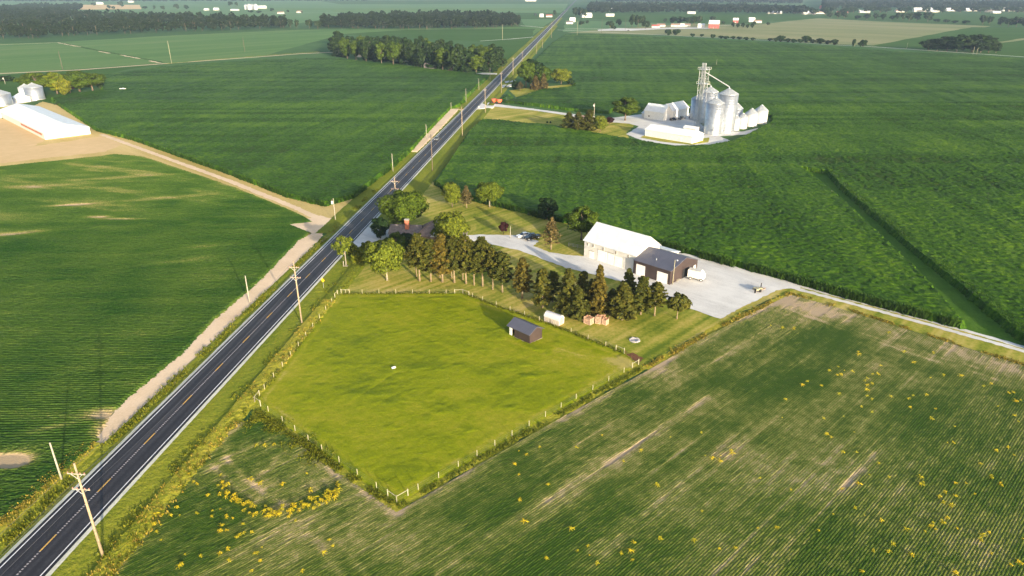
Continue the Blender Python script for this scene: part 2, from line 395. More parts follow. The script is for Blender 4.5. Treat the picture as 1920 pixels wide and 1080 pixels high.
for q in ([(108,80),(150,88)], [(185,96),(205,100)], [(225,103),(262,110)], [(280,114),(300,118)]): sheet('dirt_bank', strip_poly(q, 2.6), M['dirt'], amp=1., step=4)
sheet('dirt_bank', strip_poly([(-40,86),(0,84),(80,81),(112,80)], 3), M['dirt'], amp=.8, step=6)
sheet('ditch', strip_poly([(306,120),(480,105),(600,97)], 3), M['weeds'], amp=1., step=4)

_z[0] = .004
# left farm yard and its lanes
sheet('yard', px([(-200,250),(0,225),(60,200),(90,185),(130,200),(182,243),(250,262),(430,327),(610,386),(640,372),(662,372),(648,398),(640,420),(620,440),(560,402),(440,352),(268,294),(215,289),(0,313),(-200,335)]), M['drygrass'], amp=.5)
sheet('yard', px([(-120,232),(10,222),(85,263),(60,275),(190,255),(230,270),(200,284),(0,306),(-120,316)]), M['tan'], amp=1.)
sheet('dirt_track', strip_poly([(190,252),(300,292),(440,343),(560,392),(615,418)], 2.6), M['dirt'], amp=.3)
sheet('farm_yard', px([(-80,152),(0,158),(60,184),(95,182),(60,190),(0,205),(-80,215)]), M['lawn'], amp=.4)
sheet('gravel_yard', px([(-60,162),(0,160),(20,166),(50,176),(94,185),(50,192),(0,200),(-80,210)]), M['gravel'], amp=.4)
# the bare strip between soybeans and road, left
LS = [(96, -7.4, -8.8), (100, -7.0, -10.2), (106, -6.6, -11.8), (112, -6.4, -12.0), (128, -6.3, -11.2), (144, -6.4, -12.4), (160, -6.6, -12.0), (172, -6.8, -12.2), (188, -7.2, -13.2), (200, -7.8, -14.0)]
sheet('dirt_strip', [road_xy(y, o) for y, o, _ in LS] + [P(628,412), P(600,404), P(540,421), P(583,438)] + [road_xy(y, o) for y, _, o in LS[::-1]], M['dirt'], amp=.4, step=1., z=.05)
sheet('dirt_strip', px([(655,372),(700,345),(690,352),(640,395)]), M['drygrass'], amp=.3)
sheet('dirt_strip', px([(766,284),(800,250),(845,204),(861,204),(817,250),(783,284)], .34), M['dirt'], amp=.35, z=.34, skirt=-.01)

# lawns, paddock, yard on the right of the road
sheet('lawn', px([(640,500),(700,440),(755,360),(800,330),(815,343),(850,367),(945,388),(1015,407),(1070,418),(1110,432),(1240,470),(1330,500),(1480,545),(1350,605),(1200,690),(1000,600),(700,560),(590,590)]), M['lawn'], amp=.4)
sheet('lawn', px([(1330,495),(1460,523),(1580,560),(1812,622),(1930,660),(2300,765),(2300,795),(1930,686),(1700,620),(1482,552),(1420,560)]), M['lawn'], amp=.3)
sheet('worn_patch', px([(1174,664),(1186,661),(1206,672),(1199,682),(1185,672)]), M['gateearth'], amp=.25, step=.6)
sheet('grass_edge', px([(1200,690),(1352,603),(1480,548),(1490,545),(1478,556),(1350,618),(1222,694)]), M['weeds'], amp=.3)
sheet('grass_edge', px([(474,752),(612,853),(744,944),(960,818),(1197,684),(1218,690),(965,832),(742,962),(600,868),(520,806),(470,785)]), M['weeds'], amp=.35)
# drive, yard and lane
zg = .035
drive = [(655,447),(690,432),(730,432),(790,440),(860,443),(900,440),(975,442),(1010,452),(1000,462),(1030,473),(1060,478),(1098,481),(1200,500),(1262,470),(1330,487),(1460,522),(1580,556),(1812,618),(1930,652),(2300,757),(2300,769),(1930,664),(1700,600),(1482,541),(1455,545),(1350,598),(1290,578),(1180,532),(1060,502),(975,470),(918,458),(870,456),(800,462),(735,452),(690,446),(662,460),(640,470)]
sheet('gravel_yard', px(drive), M['gravel'], z=.08, amp=.22, step=1.)
sheet('grass_strip', strip_poly([(1500,540),(1600,567),(1700,594),(1812,624.5),(1930,658),(2300,763)], .7), M['lawn'], z=.088, amp=.25, step=.8)
sheet('grass_waterway', px([(1502,310),(1560,325),(1590,360),(1700,455),(1800,535),(1925,645),(1905,648),(1815,622),(1790,590),(1700,492),(1600,400)]), M['lush'], amp=.6)
# grain farm
sheet('lawn', px([(912,197),(1050,212),(1130,223),(1200,226),(1176,248),(1180,262),(1040,237),(905,224),(893,216)]), M['lawn'], amp=.5)
sheet('lawn', px([(955,170),(990,165),(1075,158),(1070,166),(1010,172),(968,182)]), M['lawn'], amp=.5)
sheet('gravel_yard', px([(905,190),(930,195),(1000,204),(1060,212),(1140,222),(1205,214),(1300,212),(1310,230),(1330,245),(1392,247),(1440,236),(1400,252),(1350,256),(1372,265),(1330,272),(1265,273),(1205,264),(1174,252),(1198,237),(1180,232),(1140,229),(1060,216),(1000,207),(918,199)]), M['gravel'], z=.08, amp=.25, step=1.5)
sheet('grass_patch', px([(1200,258),(1212,252),(1300,262),(1330,258),(1328,267),(1296,272),(1240,266)]), M['lawn'], z=.088, amp=.2)
sheet('driveway', px([(941,160),(968,158),(968,161),(942,165)]), M['gravel'], z=.3, amp=.2, skirt=-.01)
sheet('driveway', px([(946,153),(966,151),(966,153),(948,156)]), M['gravel'], z=.3, amp=.2, skirt=-.01)
sheet('driveway', px([(905,137),(932,138),(932,140),(890,139)]), M['gravel'], z=.3, amp=.2, skirt=-.01)

# ------------------------------------------------------------------ the highway on its low bank
def ribbon(name, offs, Y0, Y1, mat, stepf, amp=0., seed=1):
    Ys = []; y = Y0
    while y < Y1: Ys.append(y); y += stepf(y)
    Ys.append(Y1); r = np.random.default_rng(seed); v = []; f = []; k = len(offs)
    for Y in Ys:
        for i, (o, z) in enumerate(offs):
            j = amp * (r.random() - .5) * 2 if 0 < i < k - 1 or amp < 0 else amp * .6 * (r.random() - .5)
            x, yy = road_xy(Y, o + j); v.append((x, yy, z + (abs(amp) * .22 * (r.random() - .5) if 0 < i < k - 1 else 0)))
    for i in range(len(Ys) - 1):
        for j in range(k - 1): f.append((i*k + j, i*k + j + 1, (i+1)*k + j + 1, (i+1)*k + j))
    return tag(link(name, npmesh(name, v, f, mat)), kind='structure')
near = lambda y: .9 if y < 250 else (3 if y < 600 else 40)
for sgn, nm in ((1, 'r'), (-1, 'l')):
    prof = [(4.35, .34), (5.4, .30), (6.6, .20), (7.8, .06), (8.6, .05), (9.6, .28), (10.8, .36), (12.2, .20), (13.2, .0)]
    if sgn < 0: prof = [(4.35, .34), (4.9, .25), (5.5, .08), (5.9, .05), (6.5, .16), (7.3, .14), (8.4, .22), (10.0, .2), (11.6, .0)]
    prof = [(o * sgn, z) for o, z in prof]
    ribbon('verge', prof[:6] if sgn > 0 else prof[:6], 45, 1900, M['verge'], near, .25, 3)
    if sgn > 0:
        ribbon('ditch_bank', [(9.4, .27)] + prof[6:], 45, 158, M['weeds'], near, .35, 4)
        ribbon('verge', [(9.4, .27)] + prof[6:], 158, 1500, M['verge'], near, .35, 4)
    else:
        ribbon('ditch_bank', [(-7.2, .13)] + prof[6:], 45, 97, M['weeds'], near, .3, 5)
        ribbon('ditch_bank', [(-7.2, .13)] + prof[6:], 207, 1500, M['verge'], near, .3, 5)
    ribbon('gravel_shoulder', [(3.7 * sgn, .385), (4.0 * sgn, .375), (4.42 * sgn, .345)], 45, 2600, M['shoulder'], near, .12, 6)
ribbon('road', [(-3.8, .39), (0, .42), (3.8, .39)], 45, 7000, M['asphalt'], lambda y: 30)
for o in (-3.2, 3.2): ribbon('edge_line', [(o - .085, .404), (o + .085, .404)], 45, 2200, M['white_line'], lambda y: 30)
ribbon('rumble_strip', [(-.11, .4235), (.11, .4235)], 330, 1500, M['rumble'], lambda y: 60)
v = []; f = []
Y = 46.
while Y < 330:
    for o, w in ((0, .13),):
        b = len(v); v += [(*road_xy(Y, o - w), .4245), (*road_xy(Y, o + w), .4245), (*road_xy(Y + .24, o + w), .4245), (*road_xy(Y + .24, o - w), .4245)]; f.append((b, b+1, b+2, b+3))
    Y += .45
tag(link('rumble_strip', npmesh('rumble_strip', v, f, M['rumble'])), kind='structure')
v = []; f = []; Y = 48.3
while Y < 700:
    b = len(v); v += [(*road_xy(Y, -.10), .429), (*road_xy(Y, .10), .429), (*road_xy(Y + 3.2, .10), .429), (*road_xy(Y + 3.2, -.10), .429)]; f.append((b, b+1, b+2, b+3)); Y += 12.2
tag(link('centre_line', npmesh('centre_line', v, f, M['yellow_line'])), kind='structure')
def bridge(name, pts, w0, w1, mat):
    sheet(name, strip_poly(pts, w0, w1), M[mat], z=.40, amp=.15, step=1., skirt=-.02)
sheet('driveway', [road_xy(214, 3.7), road_xy(190, 3.7), road_xy(194, 5.5), P(712, 452), P(735, 452), P(735, 432), P(712, 430)], M['gravel'], z=.375, amp=.15, step=1., skirt=-.02)
sheet('driveway', [road_xy(476, 3.7), road_xy(448, 3.7), road_xy(456, 9), road_xy(457, 14), road_xy(466, 14), road_xy(466, 9)], M['gravel'], z=.375, amp=.2, step=1., skirt=-.02)

# ------------------------------------------------------------------ crops as real, row-planted relief
def crop(name, poly, holes, rot, sp, da, dal, mat, vegf, hf, ymin=None, ymax=None, smooth=False, z0=.012):
    c, s = math.cos(rot), math.sin(rot)                      # local a runs along the rows
    la = [(x * c + y * s, -x * s + y * c) for x, y in poly]
    a = np.arange(min(q[0] for q in la) - dal, max(q[0] for q in la) + dal, dal); b = np.arange(min(q[1] for q in la) - da, max(q[1] for q in la) + da, da)
    A, B = np.meshgrid(a, b, indexing='ij')
    A = A + (rng.random(A.shape) - .5) * dal * .8
    if sp is None: B = B + (rng.random(B.shape) - .5) * da * .8
    X = A * c - B * s; Y = A * s + B * c
    ins = inside(poly, X, Y)
    for h in holes: ins &= ~inside(h, X, Y)
    if ymin is not None: ins &= Y >= ymin
    if ymax is not None: ins &= Y < ymax
    na, nb = A.shape
    q = ins[:-1, :-1] | ins[1:, :-1] | ins[1:, 1:] | ins[:-1, 1:]
    I, J = np.nonzero(q)
    idx = np.stack([I * nb + J, (I + 1) * nb + J, (I + 1) * nb + J + 1, I * nb + J + 1], 1)
    used = np.unique(idx); rm = np.zeros(na * nb, np.int64); rm[used] = np.arange(len(used))
    x = X.ravel()[used]; y = Y.ravel()[used]; aa = A.ravel()[used]; bb = B.ravel()[used]; i_ = ins.ravel()[used]
    veg = vegf(x, y, aa, bb); z = hf(x, y, aa, bb, veg) * i_
    if ymin is not None: z = np.where(i_ | (y >= ymin), z, hf(x, y, aa, bb, veg))
    v = np.stack([x, y, z + z0], 1)
    me = npmesh(name, v, rm[idx], mat, smooth)
    at = me.attributes.new('veg', 'FLOAT', 'POINT'); at.data.foreach_set('value', veg.astype(np.float32))
    return tag(link(name, me), kind='structure')
def gauss(x, y, items):
    t = np.zeros_like(x)
    for (p, ra, rb, ang, amt) in items:
        ox, oy = P(*p); c, s = math.cos(ang), math.sin(ang)
        u = ((x - ox) * c + (y - oy) * s) / ra; w = (-(x - ox) * s + (y - oy) * c) / rb
        t += amt * np.exp(-(u * u + w * w))
    return t
def pathdist(x, y, pts):
    d = np.full(x.shape, 1e9); pts = [P(*p) for p in pts]
    for (x0, y0), (x1, y1) in zip(pts[:-1], pts[1:]):
        t = np.clip(((x - x0) * (x1 - x0) + (y - y0) * (y1 - y0)) / ((x1-x0)**2 + (y1-y0)**2), 0, 1)
        d = np.minimum(d, np.hypot(x - x0 - t * (x1 - x0), y - y0 - t * (y1 - y0)))
    return d
# soybeans in front (rows at azimuth 46.5)
RA = R(90 - 46.5)
soyP = px([(178,1110),(215,1062),(300,948),(345,882),(440,793),(475,790),(530,806),(604,868),(742,962),(965,832),(1220,692),(1350,617),(1480,553),(1560,574),(1700,618),(1930,690),(2120,755),(2120,1160),(178,1160)])
def soy_veg(x, y, a, b):
    v = .72 + .80 * (fbm(x / 15, y / 15, 3) - .5) + .10 * (vn(b / 3.1, a / 38, 5) - .5)  + .30 * (vn(x / 1.1, y / 1.1, 19) - .5) + .24 * (vn(b / .40, a / 7, 9) - .5) + -.22 * sstep(.55, .85, vn(b / 2.4 + 9, a / 80, 16)) * vn(b / .8, a / 12, 18) + .15 * np.cos(2 * math.pi * (b + .05 * vn(a / 6, b / 6, 29)) / .38)
    v += .26 * (vn(b / 5.5, a / 70, 12) - .5)
    v -= .22 * sstep(.80, .97, vn(b / .9 + 50, a / 40, 15))
    v -= gauss(x, y, [((1480,568), 13, 4, R(-35), .42), ((1545,590), 22, 5, R(-44), .25), ((1880,690), 16, 4, R(-44), .42), ((1780,685), 14, 2.5, R(-44), .3), ((1255,690), 9, 5, R(30), .4), ((1420,632), 14, 3, R(46), .25),
         ((1530,660), 8, 1.2, R(46), .3), ((455,905), 6, 3, R(-30), .3), ((420,870), 9, 5, R(40), .15), ((1010,950), 18, 2.4, R(43), .25), ((545,1000), 6, 5, 0, .18), ((1830,860), 5, 4, 0, .2)])
    for pts, w, amt in [([(395,870),(430,905),(470,935),(540,965),(600,1020),(640,1085)], .6, .4), ([(425,858),(455,895),(500,930),(540,950)], .55, .5), ([(480,900),(510,875),(520,860)], .5, .3),
                        ([(440,1000),(470,960),(490,930)], .35, .3), ([(1500,590),(1600,625),(1720,668),(1830,700),(1930,735)], .35, .35), ([(1490,585),(1590,617),(1710,657),(1830,690)], .35, .3),
                        ([(960,985),(1080,905),(1170,850),(1260,790),(1330,745)], .7, .24), ([(1080,985),(1180,915),(1270,852),(1330,808)], .6, .24), ([(1580,1075),(1650,975),(1730,845)], .6, .22), ([(1440,1060),(1560,940),(1640,850)], .4, .35), ([(690,1085),(640,1020),(560,955)], .4, .25)]:
        v -= amt * np.exp(-(pathdist(x, y, pts) / w) ** 2) * (.15 + 1.3 * vn(x / 2.5, y / 2.5, 31)) * .85
    e = pathdist(x, y, [(200,1085),(300,948),(345,882),(450,795)]); v -= .6 * np.exp(-(e / 1.3) ** 2)
    e = pathdist(x, y, [(604,868),(742,962)]); v -= .35 * np.exp(-(e / 1.0) ** 2)
    e = pathdist(x, y, [(742,962),(965,832),(1220,692),(1480,553)]); v -= .35 * np.exp(-(e / 1.2) ** 2)
    e = pathdist(x, y, [(1480,553),(1700,618),(1930,690),(2120,755)]); v -= .2 * np.exp(-(e / 8.) ** 2)
    return np.clip(v, 0, 1)
def soy_h(x, y, a, b, v):
    row = .5 + .5 * np.cos(2 * math.pi * (b + .05 * vn(a / 6, b / 6, 29)) / .38)
    head = np.exp(-(pathdist(x, y, [(1480,553),(1700,618),(1930,690),(2120,755)]) / 13.) ** 6); row = row * (1 - head) + .5 * head
    return .04 + sstep(0, .6, v) * (.09 + .05 * row + .08 * (vn(a / .45, b / .38, 21) - .5))
crop('field', soyP, [], RA, .38, .115, .42, M['soy'], soy_veg, soy_h)
# soybeans left of the road (rows nearly across the view)
soyLP = px([(-150,335),(0,313),(215,290),(268,294),(440,352),(560,402),(583,416),(540,421),(583,438)]) + [road_xy(y, o - .1) for y, _, o in LS[::-1]] + [road_xy(88, -9.2), road_xy(76, -10.5), road_xy(55, -11.)] + px([(-150,1000)])
def soyL_veg(x, y, a, b):
    v = .80 + .38 * (fbm(x / 14, y / 22, 43) - .5) + .16 * (vn(b / 3., a / 40, 45) - .5) + .10 * (vn(b / 1., a / 8, 49) - .5)
    up = sstep(185, 250, y) * sstep(-60, -140, x)
    st = fbm((x * .36 + y * .93) / 5., (x * .93 - y * .36) / 34., 52, 3)
    v -= up * (.06 + .75 * np.clip(st - .5, 0, 1)) 
    v -= gauss(x, y, [((135,385), 7, 1.0, R(14), .8), ((185,408), 4, 1.2, 0, .7), ((225,412), 8, 1.0, 0, .6), ((25,440), 9, 2.2, R(20), .5), ((30,300), 5, 2, 0, .2), ((315,372), 16, 2.4, R(18), .35), ((210,335), 16, 2.4, R(14), .4), ((80,350), 20, 3, R(14), .35), ((330,492), 9, 2., R(20), .25), ((380,465), 9, 2., R(20), .2),
                      ((12,862), 4.2, 1.6, 0, 1.1), ((22,873), 2.5, 1.4, 0, .9), ((195,778), 4, 2., 0, .6), ((190,805), 2, 3, 0, .5), ((95,805), 5, 1., R(25), .3), ((20,780), 14, 2, 0, .2)])
    e = pathdist(x, y, [(0,313),(215,290),(268,294),(440,352),(560,402)]); v -= .25 * np.exp(-(e / 1.2) ** 2)
    e = pathdist(x, y, [(583,438),(572,450),(505,520),(400,608),(355,668),(255,748),(190,820)]); v -= .45 * np.exp(-(e / 1.) ** 2)
    return np.clip(v, 0, 1)
def soyL_h(x, y, a, b, v):
    bb = b - .00035 * (a + 60) ** 2 + .6 * vn(a / 60, b / 60, 61)
    row = .5 + .5 * np.cos(2 * math.pi * bb / .76)
    hd = sstep(100, 96, y); row = row * (1 - hd) + hd * (.5 + .5 * np.cos(2 * math.pi * (x - .102 * y) / .9))
    return .05 + sstep(.0, .6, v) * (.2 + .20 * row + .18 * (vn(a / .6, b / .3, 63) - .5))
crop('field', soyLP, [], R(2), .76, .18, .6, M['soyL'], soyL_veg, soyL_h)
# maize
cornL = px([(182,246),(250,263),(430,327),(540,370),(610,387),(662,372),(735,316),(772,284),(800,252),(844,206),(860,201),(895,163),(915,146),(905,143),(800,131),(700,120),(620,111),(500,114),(300,128),(195,143),(192,172),(95,188)])
cornR = px([(818,347),(850,369),(945,390),(1015,409),(1070,420),(1112,434),(1240,462),(1330,487),(1470,524),(1580,557),(1812,619),(1930,655),(2300,760),(2600,500),(2300,122),(1920,112),(1700,100),(1560,90),(1440,82),(1250,72),(1130,66),(1060,66),(1036,82),(1000,118),(985,140),(952,178),(935,196),(1050,216),(1050,234),(905,228),(880,250)])
holeF = px([(912,188),(1000,199),(1060,207),(1140,214),(1160,200),(1205,207),(1300,200),(1310,220),(1395,215),(1445,220),(1447,232),(1410,252),(1392,262),(1375,268),(1330,277),(1265,279),(1200,268),(1160,262),(1040,240),(905,226)])
holeT = px([(950,176),(985,140),(1075,155),(1078,165),(1010,172),(965,190)])
holeW = px([(1552,328),(1572,352),(1640,412),(1700,464),(1800,547),(1925,652),(1932,664),(1815,624)]) + px([(1812,606),(1798,588),(1708,490),(1609,398),(1560,354),(1502,311)], 1.8)
def corn_veg(x, y, a, b):
    return np.clip(.60 + .36 * (fbm(x / 30, y / 30, 71) - .5) + .35 * (vn(y / 7, x / 160, 78) - .5) * sstep(200, 330, y) + .22 * (vn(a / 60, b / 3, 72) - .5) + .35 * (vn(x / 1.1, y / 1.1, 73) - .5), 0, 1)
def corn_h(fine, amp):
    def h(x, y, a, b, v):
        return 1.75 + .3 * (fbm(x / 40, y / 40, 75) - .5) + amp * (vn(a / fine, b / fine, 77) - .5) - .4 * sstep(.55, .25, v)
    return h
hol = [holeF, holeT, holeW]
crop('corn_field', cornL, [], R(80), None, .6, .65, M['corn'], corn_veg, corn_h(.9, .42), ymax=470)
crop('corn_field', cornL, [], R(80), None, 1.5, 1.6, M['corn'], corn_veg, corn_h(2.4, .6), ymin=470)
crop('corn_field', cornR, hol, R(84), None, .6, .65, M['corn'], corn_veg, corn_h(.9, .42), ymax=470)
crop('corn_field', cornR, hol, R(84), None, 1.6, 1.8, M['corn'], corn_veg, corn_h(2.6, .6), ymin=470)

padP = px([(476,752),(560,650),(632,552),(868,550),(898,563),(1040,612),(1170,663),(1197,684),(960,818),(744,944),(610,852)])
edge_ = [(476,752),(560,650),(632,552),(868,550),(898,563),(1040,612),(1170,663),(1197,684),(960,818),(744,944),(610,852),(476,752)]
def pad_veg(x, y, a, b):
    v = .60 + .42 * (fbm(x / 9, y / 7, 101, 4) - .5) + .28 * (fbm(x / 2.0, y / 1.4, 105) - .5) + .10 * (vn(a / 1.2, b / 60, 107) - .5)
    v += .20 * sstep(.56, .85, fbm(x / 2.6, y / 1.6, 111, 4))                       # lush dark tufts round old droppings
    v += gauss(x, y, [((790,690), 5, 2, 0, .2), ((930,690), 7, 2.5, R(20), .25), ((680,640), 8, 3, R(30), .2), ((700,735), 5, 1.6, 0, .2), ((860,760), 9, 2, R(20), .15), ((990,650), 4, 2, R(-44), .3), ((790,820), 4, 1.5, 0, .2)])
    v -= gauss(x, y, [((1090,670), 9, 5, R(-20), .22), ((1165,680), 3.5, 2., R(-30), .5), ((970,645), 4.5, .8, R(-44), .35), ((560,690), 12, 4, R(60), .12), ((640,570), 8, 2, R(0), .12)])
    e = pathdist(x, y, edge_); v -= .22 * np.exp(-((e - 1.6) / .5) ** 2) * (.4 + vn(x / 3, y / 3, 115))
    for q in ([(955,632),(900,660),(830,690),(740,700)], [(1010,640),(1080,665),(1170,678)], [(740,700),(650,760),(560,770)]):
        v -= .20 * np.exp(-(pathdist(x, y, q) / .35) ** 2) * vn(x / 4, y / 4, 117)
    return np.clip(v, 0, 1)
def pad_h(x, y, a, b, v): return .03 + .16 * sstep(.5, 1., v) + .07 * vn(x / .5, y / .5, 119)
crop('paddock', padP, [], R(44), None, .34, .34, M['paddock'], pad_veg, pad_h, smooth=True)
# ------------------------------------------------------------------ plants
def unit(v): return v / (np.linalg.norm(v, axis=1, keepdims=True) + 1e-9)
def leaves(c, nrm, s, g, asp=1.0):
    n = len(c); nrm = unit(nrm); t = unit(np.cross(nrm, g.normal(size=(n, 3)))); u = np.cross(nrm, t)
    s = s[:, None]; t = t * s; u = u * s * asp
    v = np.empty((n, 4, 3)); v[:, 0] = c - t - u * .6; v[:, 1] = c + t - u; v[:, 2] = c + t * .7 + u; v[:, 3] = c - t * .8 + u * .8
    return v.reshape(-1, 3), np.arange(n * 4).reshape(-1, 4)
def crown_broad(h, w, th, K, per, leaf, seed, fill=.9, narrow=0., rc=(.10, .17)):
    g = np.random.default_rng(seed)
    d = unit(g.normal(size=(K, 3))); r = g.uniform(.3, 1., K) ** .5
    rz = (h - th) / 2; rad = g.uniform(*rc, K) * w
    cc = d * r[:, None] * np.array([w/2, w/2, rz]) * .86; cc[:, 2] += th + rz
    k = 1 - narrow * np.clip((cc[:, 2] - th) / (h - th), 0, 1); cc[:, :2] *= k[:, None]
    idx = np.repeat(np.arange(K), per); n = len(idx)
    dd = unit(g.normal(size=(n, 3)) + np.array([0, 0, .25])); rr = g.uniform(.35, 1.08, n) ** .5
    p = cc[idx] + dd * (rr * rad[idx])[:, None] * np.array([1, 1, .8])
    nr = dd + .5 * g.normal(size=(n, 3)) + .5 * unit(p - np.array([0, 0, th + rz]))
    return leaves(p, nr, leaf * g.uniform(.6, 1.25, n), g), cc
def crown_conifer(h, w, z0, lev, per, leaf, seed, prof=1., droop=-.1, gap=0.):
    g = np.random.default_rng(seed); P_, N_, S_ = [], [], []
    for i in range(lev):
        t = (i + g.uniform(-.3, .3)) / lev; t = min(max(t, 0), .985); z = z0 + (h - z0) * t
        R_ = w / 2 * (1 - t) ** prof * min(1, .55 + 2.2 * t) + .12
        nb = int(g.integers(4, 7)); a0 = g.uniform(0, 6.28)
        for k in range(nb):
            if g.random() < gap: continue
            a = a0 + 6.283 * k / nb + g.uniform(-.35, .35); L = R_ * g.uniform(.65, 1.15)
            q = g.uniform(.12, 1.05, per) ** .8
            wd = .08 + .13 * q * L * .6
            px_ = q * L; lat = g.normal(size=per) * wd * .7
            zz = z + droop * px_ * 1.2 + .25 * (px_ / (L + .1)) ** 2 * L * .35 + g.normal(size=per) * .14
            P_.append(np.stack([px_ * math.cos(a) - lat * math.sin(a), px_ * math.sin(a) + lat * math.cos(a), zz], 1))
            N_.append(np.stack([g.normal(size=per) * .6 + .5 * math.cos(a), g.normal(size=per) * .6 + .5 * math.sin(a), np.abs(g.normal(size=per)) * .6 + .5], 1))
    p = np.concatenate(P_); n = np.concatenate(N_)
    return leaves(p, n, leaf * g.uniform(.6, 1.3, len(p)), g, 1.), None
def trunk_mb(h, r, top, limbs=None, lean=0., seed=1, n=7):
    g = random.Random(seed); b = MB(); pts = []
    for i in range(6):
        t = i / 5; pts.append((lean * t * t + g.uniform(-.08, .08) * h * .03, g.uniform(-.08, .08) * h * .03, h * t - .15 * (i == 0)))
    b.tube(pts, [r * (1.25 if i == 0 else 1) + (top - r) * (i / 5) for i in range(6)], n)
    for (x, y, z) in limbs or []:
        t = g.uniform(.45, .85); s = (lean * t * t, 0, h * t)
        b.tube([s, ((x + s[0]) * .5, (y + s[1]) * .5, s[2] + (z - s[2]) * .62), (x, y, z)], [r * .42, r * .28, r * .09], 5)
    return b
TPL = {}
def template(key, hw, crown, cc, trunk, lm, bm):
    (v, f) = crown
    me = npmesh('crown_leaves', v, f, M[lm])
    tm = bpy.data.meshes.new('trunk_wood'); tm.from_pydata(trunk.v, [], trunk.f); tm.materials.append(M[bm])
    for p in tm.polygons: p.use_smooth = True
    TPL[key] = (me, tm, hw)
def mk_broad(key, h, w, th, K, per, leaf, seed, lm, bm='bark', tr=.3, **kw):
    cr, cc = crown_broad(h, w, th, K, per, leaf, seed, **kw)
    lim = [tuple(cc[i]) for i in range(0, len(cc), max(1, len(cc) // 9))]
    template(key, (h, w), cr, cc, trunk_mb(h * .72, tr, tr * .35, lim, seed=seed), lm, bm)
def mk_con(key, h, w, z0, lev, per, leaf, seed, lm, bm='barkpale', tr=.22, **kw):
    cr, cc = crown_conifer(h, w, z0, lev, per, leaf, seed, **kw)
    template(key, (h, w), cr, cc, trunk_mb(h * .96, tr, .03, seed=seed), lm, bm)
mk_broad('oak', 16, 15, 3.2, 70, 240, 0.28, 11, 'L_oak', tr=.45)
mk_broad('oak2', 14, 12, 2.4, 52, 224, 0.27, 12, 'L_oak', tr=.35)
mk_broad('light', 13, 12, 2.2, 60, 192, 0.25, 13, 'L_light', 'barkwhite', tr=.28, rc=(.10, .18))
mk_broad('light2', 11, 11, 1.6, 50, 192, 0.25, 14, 'L_light', tr=.25, rc=(.11, .19))
mk_broad('dark', 11, 10, 1.2, 46, 208, 0.25, 15, 'L_dark', tr=.25)
mk_broad('thin', 9, 8, 3.0, 20, 60, .26, 16, 'L_light', 'barkwhite', tr=.22, rc=(.09, .15))
mk_broad('bush', 5, 6, .3, 26, 110, .28, 17, 'L_weed', tr=.12)
mk_broad('bushdark', 5, 6, .3, 26, 110, .28, 18, 'L_dark', tr=.12)
mk_broad('purple', 4, 4, 1.0, 22, 90, .22, 19, 'L_purple', tr=.12)
mk_broad('poplar', 14, 7, 1.2, 46, 110, .36, 20, 'L_yellow', tr=.25, narrow=.45)
mk_con('pine', 14, 6.6, 4.2, 17, 84, .23, 21, 'L_pine', prof=.62, droop=.02, gap=.1)
mk_con('pine2', 14, 6.2, 4.6, 16, 84, .23, 22, 'L_pine', prof=.55, droop=.05, gap=.14)
mk_con('pine3', 14, 6.8, 3.6, 15, 84, .23, 41, 'L_pine', prof=.5, droop=-.02, gap=.18)
mk_con('spruce3', 13, 6.8, 1.8, 17, 52, .32, 42, 'L_pine', prof=.62, droop=-.02, gap=.14)
mk_con('pinewarm', 13, 6.0, 2.8, 18, 52, .30, 23, 'L_pinewarm', prof=.7, droop=.05, gap=.08)
mk_con('spruce', 13, 6.4, .9, 22, 52, .30, 24, 'L_spruce', prof=.85, droop=-.12, gap=.05)
mk_con('spruce2', 13, 7.0, 1.4, 20, 52, .32, 25, 'L_spruce', prof=.7, droop=-.08, gap=.08)
mk_con('spruceslim', 13, 4.6, 1.0, 22, 46, .28, 26, 'L_pinewarm', prof=.8, droop=-.05, gap=.06)
mk_con('larch', 11, 7.4, 2.2, 17, 26, .20, 27, 'L_brown', prof=.75, droop=-.02, gap=.1)
mk_con('brownspruce', 10, 6.0, .4, 18, 46, .34, 28, 'L_brown', prof=.9, droop=-.15)
mk_broad('roundpine', 8, 8, 2.2, 34, 110, .28, 29, 'L_pine', 'barkpale', tr=.22)
mk_broad('grove1', 22, 14, 1.5, 60, 42, .75, 31, 'L_wood', tr=.38)
mk_broad('grove2', 23, 13, 2.5, 58, 42, .75, 32, 'L_oak', tr=.36)
mk_broad('grove3', 20, 13, .8, 58, 42, .72, 33, 'L_dark', 'barkwhite', tr=.36)
mk_broad('far1', 16, 13, 2.2, 22, 26, 1.1, 34, 'L_wood', tr=.4)
mk_broad('farbush', 5, 8, .2, 14, 22, .8, 35, 'L_dark', tr=.2)
def tree(key, loc, h, w, label, name='tree', group=None, cat='tree', lean=0.):
    cm, tm, (h0, w0) = TPL[key]
    r = empty(name, (loc[0], loc[1], 0), random.uniform(0, 6.28), label, cat, group)
    r.scale = (w / w0, w / w0, h / h0)
    if lean: r.rotation_euler = (0, lean, 0)
    link('crown', cm, r); link('trunk', tm, r); return r
def treepx(key, bx, by, ty, wpx, label, **kw):
    L = P(bx, by); w = wpx * mpp(bx, by); d = min(w * .1, 1.)
    return tree(key, L, zat(L[1], ty) * .97, w, label, **kw)
T = treepx
T('oak', 757, 433, 356, 92, 'big dark green round-crowned tree beside the road in front of the farmhouse')
T('dark', 714, 449, 405, 34, 'small dark tree standing at the mouth of the house drive by the road')
T('thin', 649, 497, 440, 46, 'thin pale-trunked tree leaning over the road edge below the house drive')
T('bush', 670, 494, 462, 40, 'low olive green tree between the thin roadside tree and the pale green tree', name='shrub')
T('light', 726, 526, 443, 76, 'pale yellow-green tree at the left end of the pine row')
T('dark', 764, 474, 434, 34, 'dark tree tight against the front of the farmhouse')
